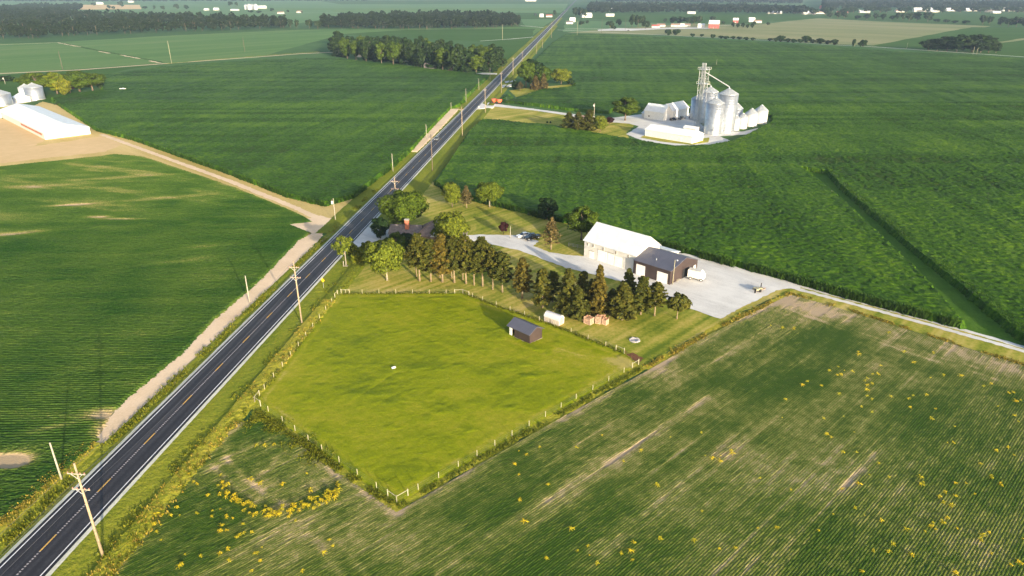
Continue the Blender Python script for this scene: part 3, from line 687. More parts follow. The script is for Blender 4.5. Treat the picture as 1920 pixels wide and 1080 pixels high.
T('light2', 845, 466, 396, 70, 'bright green spreading tree between the farmhouse and the gravel drive')
T('light2', 848, 388, 340, 38, 'dull olive tree at the lawn edge, left of the brownish tree by the corn')
T('larch', 875, 390, 346, 30, 'brownish thin-leaved tree on the lawn beside the corn field')
T('light', 918, 388, 337, 54, 'bright yellow-green bushy tree alone at the corn edge above the lawn')
T('dark', 1026, 412, 368, 40, 'small dark tree in the corn edge left of the barn trees')
T('oak2', 1090, 450, 385, 64, 'dense dark green tree behind the left end of the white barn')
T('larch', 1033, 468, 405, 46, 'brown-green feathery larch on the grass island beside the parked cars', name='larch_tree')
T('purple', 944, 439, 416, 22, 'small purple-leaved tree on the dry lawn by the drive')
T('oak2', 744, 480, 434, 40, 'leafy green tree in front of the left half of the farmhouse')
T('bush', 736, 462, 446, 30, 'round green bush against the left end of the farmhouse', name='shrub')
T('bush', 690, 470, 452, 26, 'low green shrub on the shaded lawn left of the farmhouse', name='shrub')
orn = ['first', 'second', 'third', 'fourth', 'fifth', 'sixth', 'seventh', 'eighth', 'ninth', 'tenth', 'eleventh', 'twelfth']
for i, (bx, by, ty, w, k) in enumerate([(787,527,434,56,'pine'), (808,528,444,52,'pine3'), (830,529,436,54,'pinewarm'), (852,530,440,52,'pine2'), (874,532,435,52,'pine3'), (889,535,449,40,'pine'), (905,537,441,52,'pine2'), (942,548,468,50,'pine3'), (979,560,480,46,'pinewarm')]):
    T(k, bx, by, ty, w, 'bare-trunked pine, %s from the left in the front row above the paddock' % orn[i], name='pine_tree', group='pines in the row above the paddock')
for i, (bx, by, ty, w) in enumerate([(781,519,440,36), (825,520,446,34), (847,521,440,36), (868,524,445,34), (924,543,462,36)]):
    T('pine2', bx, by, ty, w, 'pine half hidden behind the front row, %s of the back row from the left' % orn[i], name='pine_tree', group='pines in the row above the paddock')
for bx, by, ty, w, k, lab in [
    (1017,577,500,50,'spruce3','dark evergreen just right of the pine row, above the brown paddock shed'),
    (1036,566,506,40,'pine3','dark evergreen second in the clump right of the pine row'),
    (1064,592,501,58,'spruce2','tall evergreen above the small white greenhouse'),
    (1082,600,536,56,'spruce2','broad low evergreen just left of the stacked wood crates'),
    (1092,575,505,40,'spruce3','slim evergreen set back between the greenhouse evergreen and the tall golden one'),
    (1121,592,493,40,'spruceslim','tall golden-brown narrow evergreen directly behind the wood crates'),
    (1166,600,528,66,'spruce2','widest evergreen right of the wood crates'),
    (1175,574,500,48,'spruce','evergreen in front of the barn gable, left of the dark garage'),
    (1201,590,514,50,'spruce3','evergreen below the dark garage doors'),
    (1146,590,540,40,'spruce2','shaded low evergreen behind the right-hand wood crate'),
    (1106,585,520,36,'spruce','dark evergreen wedged behind the left wood crate')]:
    T(k, bx, by, ty, w, lab, name='evergreen_tree')
T('pine2', 1227, 592, 527, 46, 'pine with a slanting bare trunk near the gravel yard', name='pine_tree')
T('roundpine', 1269, 598, 549, 46, 'rounded bushy pine alone at the corner of the gravel yard', name='pine_tree')
# left farm
T('oak2', 72, 176, 134, 52, 'rounded dark tree behind the two grain bins of the left farm')
T('poplar', 108, 176, 128, 34, 'upright yellow-green poplar at the left farm')
T('bush', 122, 178, 145, 26, 'yellow-leaved low tree beside the poplar at the left farm', name='shrub')
T('purple', 132, 174, 146, 22, 'dark purple shrub right of the poplar', name='shrub')
T('oak2', 150, 172, 131, 52, 'pale olive tree in the windbreak at the left farm, next to the poplar')
T('oak2', 174, 170, 135, 44, 'olive tree closing the right end of the windbreak at the left farm')
T('bushdark', 188, 166, 146, 14, 'small dark bush at the tip of the left farm windbreak', name='shrub')
T('bushdark', 12, 152, 142, 26, 'dark bush at the left edge of the photo beyond the grain bins', name='shrub')
# grain farm
T('spruce2', 1066, 245, 209, 34, 'dark pine at the left end of the clump hiding the pink-roofed house', name='pine_tree')
T('spruce2', 1084, 247, 209, 36, 'dark pine directly in front of the pink-roofed house', name='pine_tree')
T('spruce2', 1104, 247, 204, 40, 'tallest dark pine of the clump by the pink-roofed house', name='pine_tree')
T('light2', 1125, 248, 215, 28, 'pale shrubby tree at the right end of the pink-roofed house clump')
T('oak2', 1172, 226, 180, 50, 'drooping round tree left of the white machine shed at the grain farm', name='willow_tree')
T('purple', 1143, 233, 219, 17, 'dark red shrub by the lane at the grain farm', name='shrub')
for x, lab in ((1026, 'left of two tiny dark bushes on the lawn below the lane'), (1032, 'right of two tiny dark bushes on the lawn below the lane')):
    T('bushdark', x, 231, 227, 4, lab, name='shrub')
# roadside clump
for a in [(986,164,112,34,'oak2','dark tree nearest the road in the clump right of the highway'), (1000,160,106,44,'grove3','tallest dark tree of the clump right of the highway'), (1018,162,122,34,'oak2','dark tree at the right of the roadside clump, above the brown spruces'),
          (1052,158,127,38,'light2','olive tree standing alone right of the roadside clump'), (975,170,152,22,'larch','reddish thin bush at the foot of the roadside clump')]:
    T(a[4], a[0], a[1], a[2], a[3], a[5])
T('brownspruce', 1004, 168, 141, 24, 'brown-tinged spruce, left of the pair below the roadside clump', name='spruce_tree')
T('brownspruce', 1019, 168, 137, 24, 'brown-tinged spruce, right of the pair below the roadside clump', name='spruce_tree')
T('bushdark', 1069, 158, 147, 14, 'low dark bush right of the lone olive tree', name='shrub')
T('bushdark', 966, 168, 150, 16, 'very dark bush at the left foot of the roadside clump', name='shrub')
# the grove: each tree for itself
g = random.Random(5)
front = [(628,107),(648,112),(668,114),(690,117),(712,121),(732,122),(752,124),(772,126),(792,128),(812,131),(832,133),(852,135),(872,136),(892,137),(912,136),(928,132)]
gk = ['grove1', 'grove2', 'grove3', 'grove1']
n = 0
for row in range(4):
    for i, (x, y) in enumerate(front):
        if row and (i + row) % 5 == 4: continue
        bx = x + g.uniform(-6, 6) + row * 4; by = y - 1 - row * 6 - g.uniform(0, 3)
        if bx > 938: continue
        L = P(bx, by); hh = g.uniform(17, 22.5) * (1.0 if x < 860 else .92) + (1.5 if 700 < x < 800 else 0)
        tree(gk[g.randrange(4)], L, hh, g.uniform(13, 17.5), 'tall leafy tree in the dense grove left of the highway', group='trees of the grove left of the highway'); n += 1
for i in range(26):
    bx = 626 + i * 12 + g.uniform(-4, 4); by = 106 + (bx - 626) * .125 - (2 if bx > 880 else 0) - max(0, bx - 880) * .10 - g.uniform(0, 2.5)
    if 786 < bx < 806 or 660 < bx < 676: continue
    tree('bushdark', P(bx, by), g.uniform(5, 9), g.uniform(8, 12), 'dark leafy undergrowth bush at the foot of the grove left of the highway', name='shrub', group='undergrowth of the grove', cat='bush')
tree('far1', P(942, 128), 10, 9, 'small dark tree at the road end of the grove')
# the right-hand clump of trees
for i, (bx, by, ty, w, lab) in enumerate([(1740,94,72,26,'leftmost dark tree of the far clump by the right-hand road'), (1757,95,70,26,'second dark tree of the far clump by the right-hand road'), (1775,96,66,30,'third dark tree from the left in the far clump by the right-hand road'), (1793,97,62,34,'tall dark tree in the middle of the left half of the far right clump'),
    (1822,98,63,36,'tallest dark tree in the right half of the far right clump'), (1838,99,62,34,'dark tree just right of the tallest one in the far right clump'), (1853,99,68,22,'narrow dark tree near the right end of the far right clump'), (1867,99,78,14,'small dark tree ending the far right clump')]):
    T('grove3' if i % 2 else 'grove1', bx, by, ty, w, lab)
# hedgerow bushes and town trees
def many(key, items, label, group, name='tree', cat='tree'):
    for bx, by, h, w in items:
        tree(key, P(bx, by), h, w, label, name=name, group=group, cat=cat)
many('farbush', [(x, y, hh, ww) for x, y, hh, ww in [(1252,66,9,12),(1268,66,9,14),(1298,69,5,8),(1316,69,4,7),(1336,72,6,8),(1352,72,4,9),(1362,73,4,9),(1374,73,4,8),(1386,74,4,9),(1398,75,4,9),(1412,76,4,8),(1444,77,4,8),(1455,78,5,9),(1463,78,8,13),(1476,79,5,9),(1488,80,5,9),(1500,80,5,9),(1511,80,9,14),(1524,81,5,9),(1538,82,7,12),(1552,83,5,9),(1563,84,7,12),(1600,87,9,5),(1618,87,8,10),(1612,87,5,7)]],
     'low dark bush in the hedge line along the near side of the mown hay field', 'bushes along the near edge of the hay field', 'shrub', 'bush')
many('far1', [(x, y, hh, ww) for x, y, hh, ww in [(1555,34,14,14),(1570,34,16,16),(1583,34,15,17),(1608,36,10,16),(1625,37,15,17),(1641,37,16,14),(1655,37,15,15),(1672,38,12,12),(1682,38,19,12),(1692,38,17,12),(1704,40,20,16),(1718,40,21,18),(1739,41,22,20),(1756,42,8,14),(1774,43,8,14),(1790,44,7,14),(1810,45,8,16),(1842,46,20,15),(1855,46,18,11),(1876,49,19,17),(1890,50,17,17),(1905,50,20,19),(1920,51,18,19),(1936,52,19,19)]],
     'dark tree in the hedgerow beyond the mown hay field', 'hedgerow trees beyond the hay field')
many('far1', [(x, y, hh, ww) for x, y, hh, ww in [(1004,31,9,8),(1040,30,16,10),(1078,32,26,14),(1088,32,25,16),(1096,33,22,14),(1090,48,10,12),(1101,45,8,9),(1144,52,13,18),(1160,49,14,13),(1185,51,25,13),(1196,51,24,15),(1204,50,22,12),(1210,54,15,17),(1150,56,7,10),(1262,45,16,18),(1276,46,17,18),(1292,47,17,18),(1301,47,19,16),(1310,47,19,14),(1336,40,12,14),(1374,52,11,7),(1383,53,10,7),(1392,53,11,7),(1401,54,9,6),(1410,54,11,7),(1414,48,9,7),(1440,48,7,7),(1247,43,10,9),(1356,47,8,8)]],
     'dark tree among the scattered houses at the far crossroads', 'trees among the far houses')
many('far1', [(x, y, hh, ww) for x, y, hh, ww in [(545,53,18,10),(557,53,17,8),(580,53,17,14),(596,54,16,13),(152,15,18,18),(176,11,14,20),(205,17,14,14),(213,18,12,12),(228,14,24,22),(272,17,10,18),(290,19,16,8),(306,19,15,14),(332,18,20,20),(350,19,18,16),(432,12,20,20),(444,12,18,14),(510,22,12,14),(540,24,9,9),(566,25,7,7),(470,24,8,18),(486,25,8,18)]],
     'blue-green tree near the far farmsteads at upper left', 'trees by the far upper left farmsteads')
# far woods, each one mass
def wood(name, poly, n, h, w, lm, label, seed, trunks=True):
    g = np.random.default_rng(seed); pw = px(poly); xs = [p[0] for p in pw]; ys = [p[1] for p in pw]; V = []; Fq = []; k = 0; TB = MB()
    tp = []
    for s_ in range(4):
        cr, cc = crown_broad(h, w, h * .12, 16, 15, 1.5, seed + s_); tp.append(cr)
    X = g.uniform(min(xs), max(xs), n * 14); Y = g.uniform(min(ys), max(ys), n * 14); ok = inside(pw, X, Y); X = X[ok][:n]; Y = Y[ok][:n]
    ex = []
    for (x0, y0), (x1, y1) in zip(pw, pw[1:] + pw[:1]):
        m_ = int(math.hypot(x1 - x0, y1 - y0) / (w * .75))
        if m_ > 1: ex += [(x0 + (x1 - x0) * (i + g.random()) / m_, y0 + (y1 - y0) * (i + g.random()) / m_) for i in range(m_)]
    if ex: X = np.concatenate([X, [e[0] for e in ex]]); Y = np.concatenate([Y, [e[1] for e in ex]])
    for x, y in zip(X, Y):
        v, f = tp[int(g.integers(4))]; a = g.uniform(0, 6.28); s = g.uniform(.75, 1.2)
        q = v * np.array([s, s, s * g.uniform(.8, 1.08)]); c, d = math.cos(a), math.sin(a)
        V.append(np.stack([q[:, 0] * c - q[:, 1] * d + x, q[:, 0] * d + q[:, 1] * c + y, q[:, 2]], 1)); Fq.append(f + k); k += len(v)
        if trunks and g.random() < .35: TB.tube([(x, y, -.1), (x, y, h * .7)], .35, 4, False)
    o = link(name, npmesh(name, np.concatenate(V), np.concatenate(Fq), M[lm])); tag(o, label, 'woodland', kind='stuff')
    if trunks: TB.build('trunks', M['bark'], o)['kind'] = 'stuff'
wood('woods', [(-90,72),(30,72),(70,72),(110,68),(330,60),(533,53),(533,50),(430,45),(300,40),(140,33),(90,27),(-90,24)], 560, 21, 13, 'L_far', 'long dark wood stretching along the upper left of the photo', 91)
wood('woods', [(606,53),(760,55),(900,54),(972,49),(960,43),(900,37),(830,34),(700,38),(610,46)], 330, 21, 13, 'L_far', 'dark wood standing behind the grove in the upper middle of the photo', 92)
wood('woods', [(1104,24),(1130,25),(1300,24),(1420,26),(1510,27),(1500,22),(1400,17),(1250,14),(1110,12)], 420, 20, 14, 'L_far', 'broad wood right of where the road meets the top of the photo', 93, False)
wood('woods', [(1545,18),(1640,16),(1760,18),(1960,17),(1960,8),(1545,4)], 600, 20, 18, 'L_far', 'blue hazy wood along the top right of the photo', 94, False)
wood('woods', [(1140,4),(1500,7),(1500,2),(1140,0)], 300, 18, 22, 'L_far', 'thin hazy strip of wood on the skyline right of the road', 95, False)
wood('woods', [(-80,3),(270,3),(680,2),(700,-1),(-80,-2)], 420, 16, 22, 'L_far', 'thin hazy strip of wood on the skyline at upper left', 96, False)
wood('woods', [(120,22),(150,18),(140,14),(60,14),(0,20),(-60,24)], 160, 16, 13, 'L_far', 'wooded tip behind the long dark wood at far upper left', 97, False)

# yellow volunteer corn in the soybeans
def clump(seed, n=13, h=.85):
    g = np.random.default_rng(seed); V = []; Fq = []; k = 0
    for i in range(n):
        a = g.uniform(0, 6.28); L = g.uniform(.35, .8) * h; z0 = g.uniform(.25, .75) * h; w = g.uniform(.05, .09); o = g.normal(size=2) * .13
        d = np.array([math.cos(a), math.sin(a)]); nrm = np.array([-d[1], d[0]]) * w
        for j in range(3):
            t = j / 2; c = o + d * L * t; z = z0 + h * (.42 * t - .50 * t * t); ww = nrm * (1 - .75 * t)
            V += [(c[0] - ww[0], c[1] - ww[1], z), (c[0] + ww[0], c[1] + ww[1], z + .03)]
        Fq += [(k, k+1, k+3, k+2), (k+2, k+3, k+5, k+4)]; k += 6
    for i in range(4):
        o = g.normal(size=2) * .13; w = .02; b = k
        V += [(o[0]-w, o[1], 0), (o[0]+w, o[1], 0), (o[0]+w, o[1], h * .85), (o[0]-w, o[1], h * .85)]; Fq.append((b, b+1, b+2, b+3)); k += 4
    return npmesh('yellow_corn_blades', V, Fq, M['L_corn'])
CL = [clump(200 + i, 15 + i * 2, .8 + .08 * i) for i in range(4)]
def off(lst, ox, oy, s=4.): return [(ox + x / s, oy + y / s) for x, y in lst]
pts = off([(675,35),(1185,45),(1415,15),(480,125),(965,150),(833,228),(205,125),(105,180),(50,150),(15,250),(50,330),(265,405),(1447,185),(1562,185),(1640,155),(1645,175),(1500,210),(1555,230),(1855,355),(1085,410),(1425,605),(1840,730),(1365,830),(1550,885),(1670,880),(910,840),(1105,815),(820,920),(885,905),(900,970),(565,865),(490,900),(580,930),(635,1000),(440,740),(90,685),(60,520),(255,960)], 960, 810)
pts += off([(435,30),(470,50),(645,8),(558,168),(660,160),(825,243),(758,330),(675,398),(905,350),(550,438),(170,440),(720,630),(845,680),(65,730),(375,747),(1028,740),(1170,750),(935,857),(1060,925),(1075,935),(900,910),(785,900),(1415,730),(1650,763),(1600,785),(1590,820),(1670,920),(1905,805),(1875,990),(1815,1005),(1395,1070),(700,1055),(1305,540),(1283,500),(1325,463),(1397,488),(1365,565),(1548,475),(1398,393),(1480,390),(1740,405),(1668,350),(1590,250),(1840,180),(1792,125),(1703,150),(1140,405),(1160,385),(1135,350),(1345,88),(1385,88),(485,625),(645,580),(1230,690),(1300,690),(1220,720),(1255,740),(1340,660)], 1440, 810)
pts += off([(18,290),(105,310),(190,315),(900,345),(675,490),(675,510),(1015,490),(1235,495),(1085,570),(840,590),(525,600),(455,630),(570,625),(545,660),(630,635),(515,660),(740,685),(725,705),(780,655),(820,655),(740,740),(778,730),(735,775),(740,820),(778,845),(920,825),(1085,815),(1050,840),(290,710),(252,740),(395,740),(530,805),(128,845),(695,900),(780,940),(1060,905),(1220,990),(1255,915),(105,980),(415,990),(565,970),(1315,665),(1440,670),(1215,680),(1610,745),(1670,730),(1800,795),(1835,790),(1890,850),(1720,895),(1840,965),(1870,1010),(1395,1045),(1185,815),(1850,860)], 1440, 540)
pts += off([(1395,540),(1415,545),(1460,570),(1170,635),(1235,630),(1195,720),(1190,755),(1240,712),(1108,735),(995,703),(875,745),(910,745),(960,745),(1010,745),(870,800),(905,800),(880,840),(905,885),(1245,805),(1240,840),(1310,760),(1275,755),(1275,830),(1365,795),(1370,850),(1330,870),(1345,860),(1415,845),(1280,940),(1290,1000),(1240,965),(1040,965),(1130,975),(1025,1020),(1010,1035),(1475,925),(1430,960),(1450,960),(1465,1005),(1415,1060),(1700,1062),(1850,885),(1870,920),(1820,960),(1665,775),(1745,610),(1725,508),(1590,575),(1490,355),(1440,355),(1540,350),(1280,300),(1090,560),(1110,570),(1065,515),(1240,520)], 0, 720, 3)
g = random.Random(8)
lab1, grp1 = 'single clump of yellow volunteer corn scattered in the soybean field', 'yellow clumps scattered in the soybeans'
def put(p, lab, grp, s0=.32, s1=.85):
    o = link('volunteer_corn', CL[g.randrange(4)]); L = P(*p); o.location = (L[0], L[1], .1); o.rotation_euler = (0, 0, g.uniform(0, 6.28)); o.scale = (g.uniform(s0, s1),) * 3
    tag(o, lab, 'plant', grp)
for p in pts: put(p, lab1, grp1)
arc = [(418,908),(432,930),(452,945),(470,955),(495,965),(520,967),(545,965),(565,958),(590,950),(612,945),(628,928),(630,915)]
for i in range(88):
    t = g.random() * (len(arc) - 1); k = int(t); t -= k; a, b = arc[k], arc[k+1]
    put((a[0] + (b[0]-a[0]) * t + g.gauss(0, 5), a[1] + (b[1]-a[1]) * t + g.gauss(0, 5) - (8 * g.random() if a[0] > 480 else 0)), 'yellow corn clump in the dense curved band below the paddock corner', 'yellow clumps in the curved band', .45, .9)
# rough weeds and tall grass along ditches, banks and fence
def tufts(name, spots, h, mat, label, nb=5, seed=3, w=.10):
    g = np.random.default_rng(seed); s = np.array(spots); n = len(s); idx = np.repeat(np.arange(n), nb); m = len(idx)
    hh = h * g.uniform(.5, 1.3, m); a = g.uniform(0, 6.28, m); base = np.concatenate([s[idx, :2] + g.normal(size=(m, 2)) * .18, s[idx, 2:3]], 1)
    d = np.stack([np.cos(a), np.sin(a), np.zeros(m)], 1); tip = base + d * (hh * .55)[:, None]; tip[:, 2] += hh
    nr = np.stack([-np.sin(a), np.cos(a), np.zeros(m)], 1) * w
    v = np.empty((m, 4, 3)); v[:, 0] = base - nr; v[:, 1] = base + nr; v[:, 2] = tip + nr * .5; v[:, 3] = tip - nr * .5
    tag(link(name, npmesh(name, v.reshape(-1, 3), np.arange(m * 4).reshape(-1, 4), M[mat])), label, 'grass', kind='stuff')
def road_spots(n, o0, o1, y0, y1, z, seed):
    g = np.random.default_rng(seed); Y = y0 + (y1 - y0) * g.random(n) ** 1.6; o = g.uniform(o0, o1, n)
    keep = vn(Y / 5, o / 3, seed) > .38
    return [(*road_xy(a, b), z) for a, b, q in zip(Y, o, keep) if q and not (b > 0 and 186 < a < 216)]
tufts('roadside_weeds', road_spots(350, 9.2, 13.2, 60, 158, .22, 5), .30, 'L_weedtan', 'dry yellow weeds on the ditch bank right of the road')
tufts('roadside_weeds', road_spots(1300, 7.8, 12.8, 60, 230, .18, 6), .26, 'L_weed', 'green weeds in the ditch right of the road')
tufts('roadside_weeds', road_spots(1500, -7.4, -5.3, 60, 260, .12, 7), .34, 'L_weed', 'green weeds in the ditch left of the road')
tufts('roadside_weeds', road_spots(700, -11.0, -8.0, 60, 97, .12, 8), .3, 'L_weedtan', 'dry weeds along the bare strip left of the road')
def line_spots(pts, n, wd, seed, z=.03):
    g = np.random.default_rng(seed); W = [np.array(P(*p)) for p in pts]; Ls = [np.linalg.norm(b - a) for a, b in zip(W[:-1], W[1:])]; out = []
    for a, b, L in zip(W[:-1], W[1:], Ls):
        k = int(n * L / sum(Ls)); t = g.random(k)[:, None]; q = a + (b - a) * t + g.normal(size=(k, 2)) * wd
        out += [(x, y, z) for x, y in q if vn(np.array([x / 3.]), np.array([y / 3.]), seed)[0] > .3]
    return out
tufts('fence_weeds', line_spots([(478,772),(610,862),(744,952)], 700, .4, 11), .24, 'L_weed', 'long weeds along the lower left fence of the paddock')
tufts('fence_weeds', line_spots([(744,952),(962,826),(1205,690)], 600, .35, 12), .22, 'L_weed', 'green weeds along the lower right fence of the paddock')
tufts('field_edge_weeds', line_spots([(1205,692),(1350,614),(1480,550),(1580,578),(1720,622),(1930,688)], 1100, .45, 13), .26, 'L_weedtan', 'dry yellow weeds edging the soybean field by the gravel yard')
tufts('fence_weeds', line_spots([(470,790),(530,806),(604,866)], 800, 1.2, 14), .3, 'L_weed', 'tangled weeds at the left corner of the paddock')
tufts('fence_weeds', line_spots([(476,752),(560,650),(630,552),(760,550),(868,550),(900,563),(1040,612),(1170,663)], 1200, .35, 15), .25, 'L_weed', 'long grass under the upper fences of the paddock')

tufts('corn_edge', line_spots([(818,346),(850,369),(945,390),(1015,409),(1070,420),(1112,434)], 900, .35, 21) + line_spots([(1240,462),(1330,488),(1470,524),(1580,557),(1812,619)], 2600, .3, 22) + line_spots([(1930,656),(2300,761)], 900, .3, 25), 1.7, 'L_cornstalk', 'outer row of corn plants along the lawn and the lane', 4, 31, .13)
tufts('corn_edge', line_spots([(1502,313),(1552,322),(1572,345),(1700,455),(1800,535),(1925,640)], 2200, .3, 23), 1.7, 'L_cornstalk', 'outer row of corn plants along both sides of the grass waterway', 4, 32, .13)
tufts('corn_edge', line_spots([(182,246),(250,263),(430,327),(540,370),(610,387),(662,372),(735,316),(766,287)], 1800, .3, 26), 1.7, 'L_cornstalk', 'outer row of corn plants left of the highway', 4, 33, .13)
# ------------------------------------------------------------------ buildings
def opening(root, name, face, L, W, a0, a1, z0, z1, mat, frame=None, pane=False):
    """a door or window on one of the four walls: x0, x1, y0, y1"""
    d = .05; b = MB()
    def slab(a0, a1, z0, z1, e0, e1):
        if face == 'y0': return MB().box(a0, -e1, z0, a1, -e0, z1)
        if face == 'y1': return MB().box(a0, W + e0, z0, a1, W + e1, z1)
        if face == 'x0': return MB().box(-e1, a0, z0, -e0, a1, z1)
        return MB().box(L + e0, a0, z0, L + e1, a1, z1)
    if pane:
        f = slab(a0 - .1, a1 + .1, z0 - .1, z1 + .1, -.02, .05).build(name, M[frame or 'trim'], root)
        slab(a0, a1, z0, z1, .05, .062).build('pane', mat, f); return f
    return slab(a0, a1, z0, z1, -.02, .06).build(name, mat, root)
def gable(name, label, cat, o, rz, L, W, ev, rd, wm, rm, axis='x', over=.35, group=None, ends=None, ridge=.5, ops=(), z=0.):
    root = empty(name, (o[0], o[1], z), rz, label, cat, group)
    if axis == 'x': prof, s0, s1, ax, half = [(0, -.2), (0, ev), (W * ridge, rd), (W, ev), (W, -.2)], 0, L, 'x', W
    else: prof, s0, s1, ax, half = [(0, -.2), (0, ev), (L * ridge, rd), (L, ev), (L, -.2)], 0, W, 'y', L
    w = MB().prism(prof, s0, s1, ax).build('wall', M[wm], root)
    k = (rd - ev) / (half * ridge); k2 = (rd - ev) / (half * (1 - ridge)); t = .12; g_ = .03
    rp = [(-over, ev - over * k + g_), (half * ridge, rd + g_), (half + over, ev - over * k2 + g_), (half + over, ev - over * k2 + g_ + t), (half * ridge, rd + g_ + t * 1.2), (-over, ev - over * k + g_ + t)]
    MB().prism(rp, s0 - over, s1 + over, ax).build('roof', M[rm], root)
    for q in ops:
        nm, face, a0, a1, z0, z1, mt = q[:7]; opening(root, nm, face, L, W, a0, a1, z0, z1, M[mt], q[8] if len(q) > 8 else None, bool(len(q) > 7 and q[7]))
    return root
bo = (21.0, 188.0)
barn = gable('barn', 'large white barn with pale metal roof standing on the gravel yard', 'barn', bo, GR, 18.0, 11.6, 5.0, 8.9, 'white', 'whiteroof', ops=
    [('window', 'y0', a, a + .5, 3.6, 4.5, 'dimglass', 1) for a in (1.0, 3.0, 6.6, 11.0, 15.2)] +
    [('sliding_door', 'y0', 5.0, 8.2, .05, 3.4, 'doorwhite'), ('sliding_door', 'y0', 8.5, 10.7, .05, 3.2, 'doorwhite'), ('sliding_door', 'y0', 11.0, 13.4, .05, 3.0, 'doorwhite'), ('door', 'y0', 2.0, 3.6, .05, 2.2, 'doorwhite')])
MB().box(5., -.14, 3.45, 10.8, -.061, 3.62).build('door_track', M['polegrey'], barn); MB().box(1.8, -.10, 2.25, 3.8, .0, 2.4).build('door_trim', M['polegrey'], barn)
# lean-to along the far side of the barn
lt = MB().prism([(11.62, -.2), (11.62, 3.9), (16.2, 2.7), (16.2, -.2)], 2., 21.5, 'x').build('lean_to', M['white'], barn)
MB().prism([(11.62, 4.0), (16.6, 2.68), (16.6, 2.8), (11.62, 4.12)], 1.7, 21.9, 'x').build('lean_to_roof', M['whiteroof'], barn)
ga = grid(bo, 18.06, -.9)
gar = empty('garage', (*ga, 0), GR, 'dark brown metal garage with charcoal roof against the end of the white barn', 'garage')
GL, GW = 11.6, 13.6
MB().prism([(0, -.2), (0, 4.1), (GW * .5, 5.9), (GW, 3.4), (GW, -.2)], 0, GL, 'x').build('wall', M['brownwall'], gar)
MB().prism([(-.4, 4.02), (GW * .5, 5.94), (GW + .4, 3.25), (GW + .4, 3.4), (GW * .5, 6.1), (-.4, 4.18)], .02, GL + .4, 'x').build('roof', M['slateroof'], gar)
for a0, a1, zt in ((.9, 3.7, 3.1), (7.6, 10.8, 2.9)): opening(gar, 'overhead_door', 'y0', GL, GW, a0, a1, .05, zt, M['doorwhite'])
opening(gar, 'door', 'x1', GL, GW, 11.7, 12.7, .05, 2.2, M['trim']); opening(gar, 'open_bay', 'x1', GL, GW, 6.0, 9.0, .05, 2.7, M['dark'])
MB().tube([(5.6, 2.2, 4.6), (5.6, 2.2, 5.3)], .14, 8).build('vent_pipe', M['galv'], gar)
MB().box(-.02, -.12, -.1, .18, -.02, 4.0).build('corner_trim', M['dark'], gar)
# run-in shed in the paddock
so = (-.6, 138.2)
sh = empty('paddock_shed', (*so, 0), GR, 'dark brown run-in shed with charcoal roof standing inside the paddock', 'shed')
SL, SW = 6.3, 4.0
wl = MB(); wl.box(0, SW - .1, 0, SL, SW, 2.5); wl.prism([(0, 0), (0, 2.5), (SW / 2, 3.5), (SW, 2.5), (SW, 0)], SL - .1, SL, 'x'); wl.prism([(.9, 0), (.9, 2.95), (SW / 2, 3.5), (SW - .1, 2.55), (SW - .1, 0)], 0, .1, 'x'); wl.box(1.6, 0, 0, SL - .1, .1, 2.5); wl.box(0, 0, 2.2, 1.6, .1, 2.5)
wl.build('wall', M['brownwall'], sh)
MB().prism([(-.45, 2.30), (SW / 2, 3.55), (SW + .45, 2.30), (SW + .45, 2.42), (SW / 2, 3.69), (-.45, 2.42)], -.4, SL + .3, 'x').build('roof', M['slateroof'], sh)
pp = MB().box(.02, .02, 0, .75, .14, 2.2); pp.build('corner_panel', M['trim'], sh)
MB().box(.12, .16, 0, .2, .95, 2.2).build('inner_panel', M['stucco'], sh)
MB().box(-.12, -.12, -.05, SL + .12, SW + .12, .12).build('sill_board', M['post'], sh)
# little greenhouse
gh = empty('greenhouse', (*P(1020, 602), 0), R(-39), 'small white-topped greenhouse by the evergreens above the paddock fence', 'greenhouse')
MB().prism([(0, 0), (0, 1.25), (2.1, 1.25), (2.1, 0)], 0, 4.3, 'x').build('side_panel', M['polyside'], gh)
MB().prism([(-.08, 1.26), (-.02, 1.65), (.55, 2.2), (1.05, 2.32), (1.55, 2.2), (2.12, 1.65), (2.18, 1.26)], -.05, 4.25, 'x').build('cover', M['poly'], gh)
fr = MB()
for x in (.9, 1.8, 2.7, 3.6): fr.box(x - .03, -.04, 0, x + .03, .0, 1.26)
fr.build('frame', M['post'], gh); MB().box(4.3, .5, 0, 4.36, 1.5, 1.9).build('door', M['planks'], gh)
# farmhouse
ho = P(731, 455)
hs = empty('farmhouse', (*ho, 0), R(-5.9), 'grey-roofed farmhouse with a red brick chimney hidden among trees by the road', 'house')
MB().box(0, 0, -.2, 9.0, 7.0, 2.8).box(9.0, -1.5, -.2, 18.0, 8.5, 3.1).build('wall', M['shinglebrown'], hs)
MB().prism([(-.5, 2.82), (3.5, 4.9), (7.5, 2.82)], -.4, 9.6, 'x').build('roof', M['shingle'], hs)
hp = MB(); hp.add([(8.6, -2., 3.12), (18.5, -2., 3.12), (18.5, 9., 3.12), (8.6, 9., 3.12), (12.8, 3.0, 6.6), (14.2, 4., 6.6)], [(0, 1, 5, 4), (1, 2, 5), (2, 3, 4, 5), (3, 0, 4), (0, 3, 2, 1)])
hp.build('roof', M['shinglebrown'], hs)
MB().prism([(-1., 2.4), (2.4, 4.0), (5.8, 2.4)], 18.0, 23.5, 'x').build('roof', M['shingle'], hs); MB().box(18.0, -.6, -.2, 23.2, 5.4, 2.4).build('wall', M['stucco'], hs)
MB().prism([(13.2, 3.13), (15.2, 5.0), (17.2, 3.13)], -2.3, 2.0, 'y').build('dormer', M['trim'], hs)
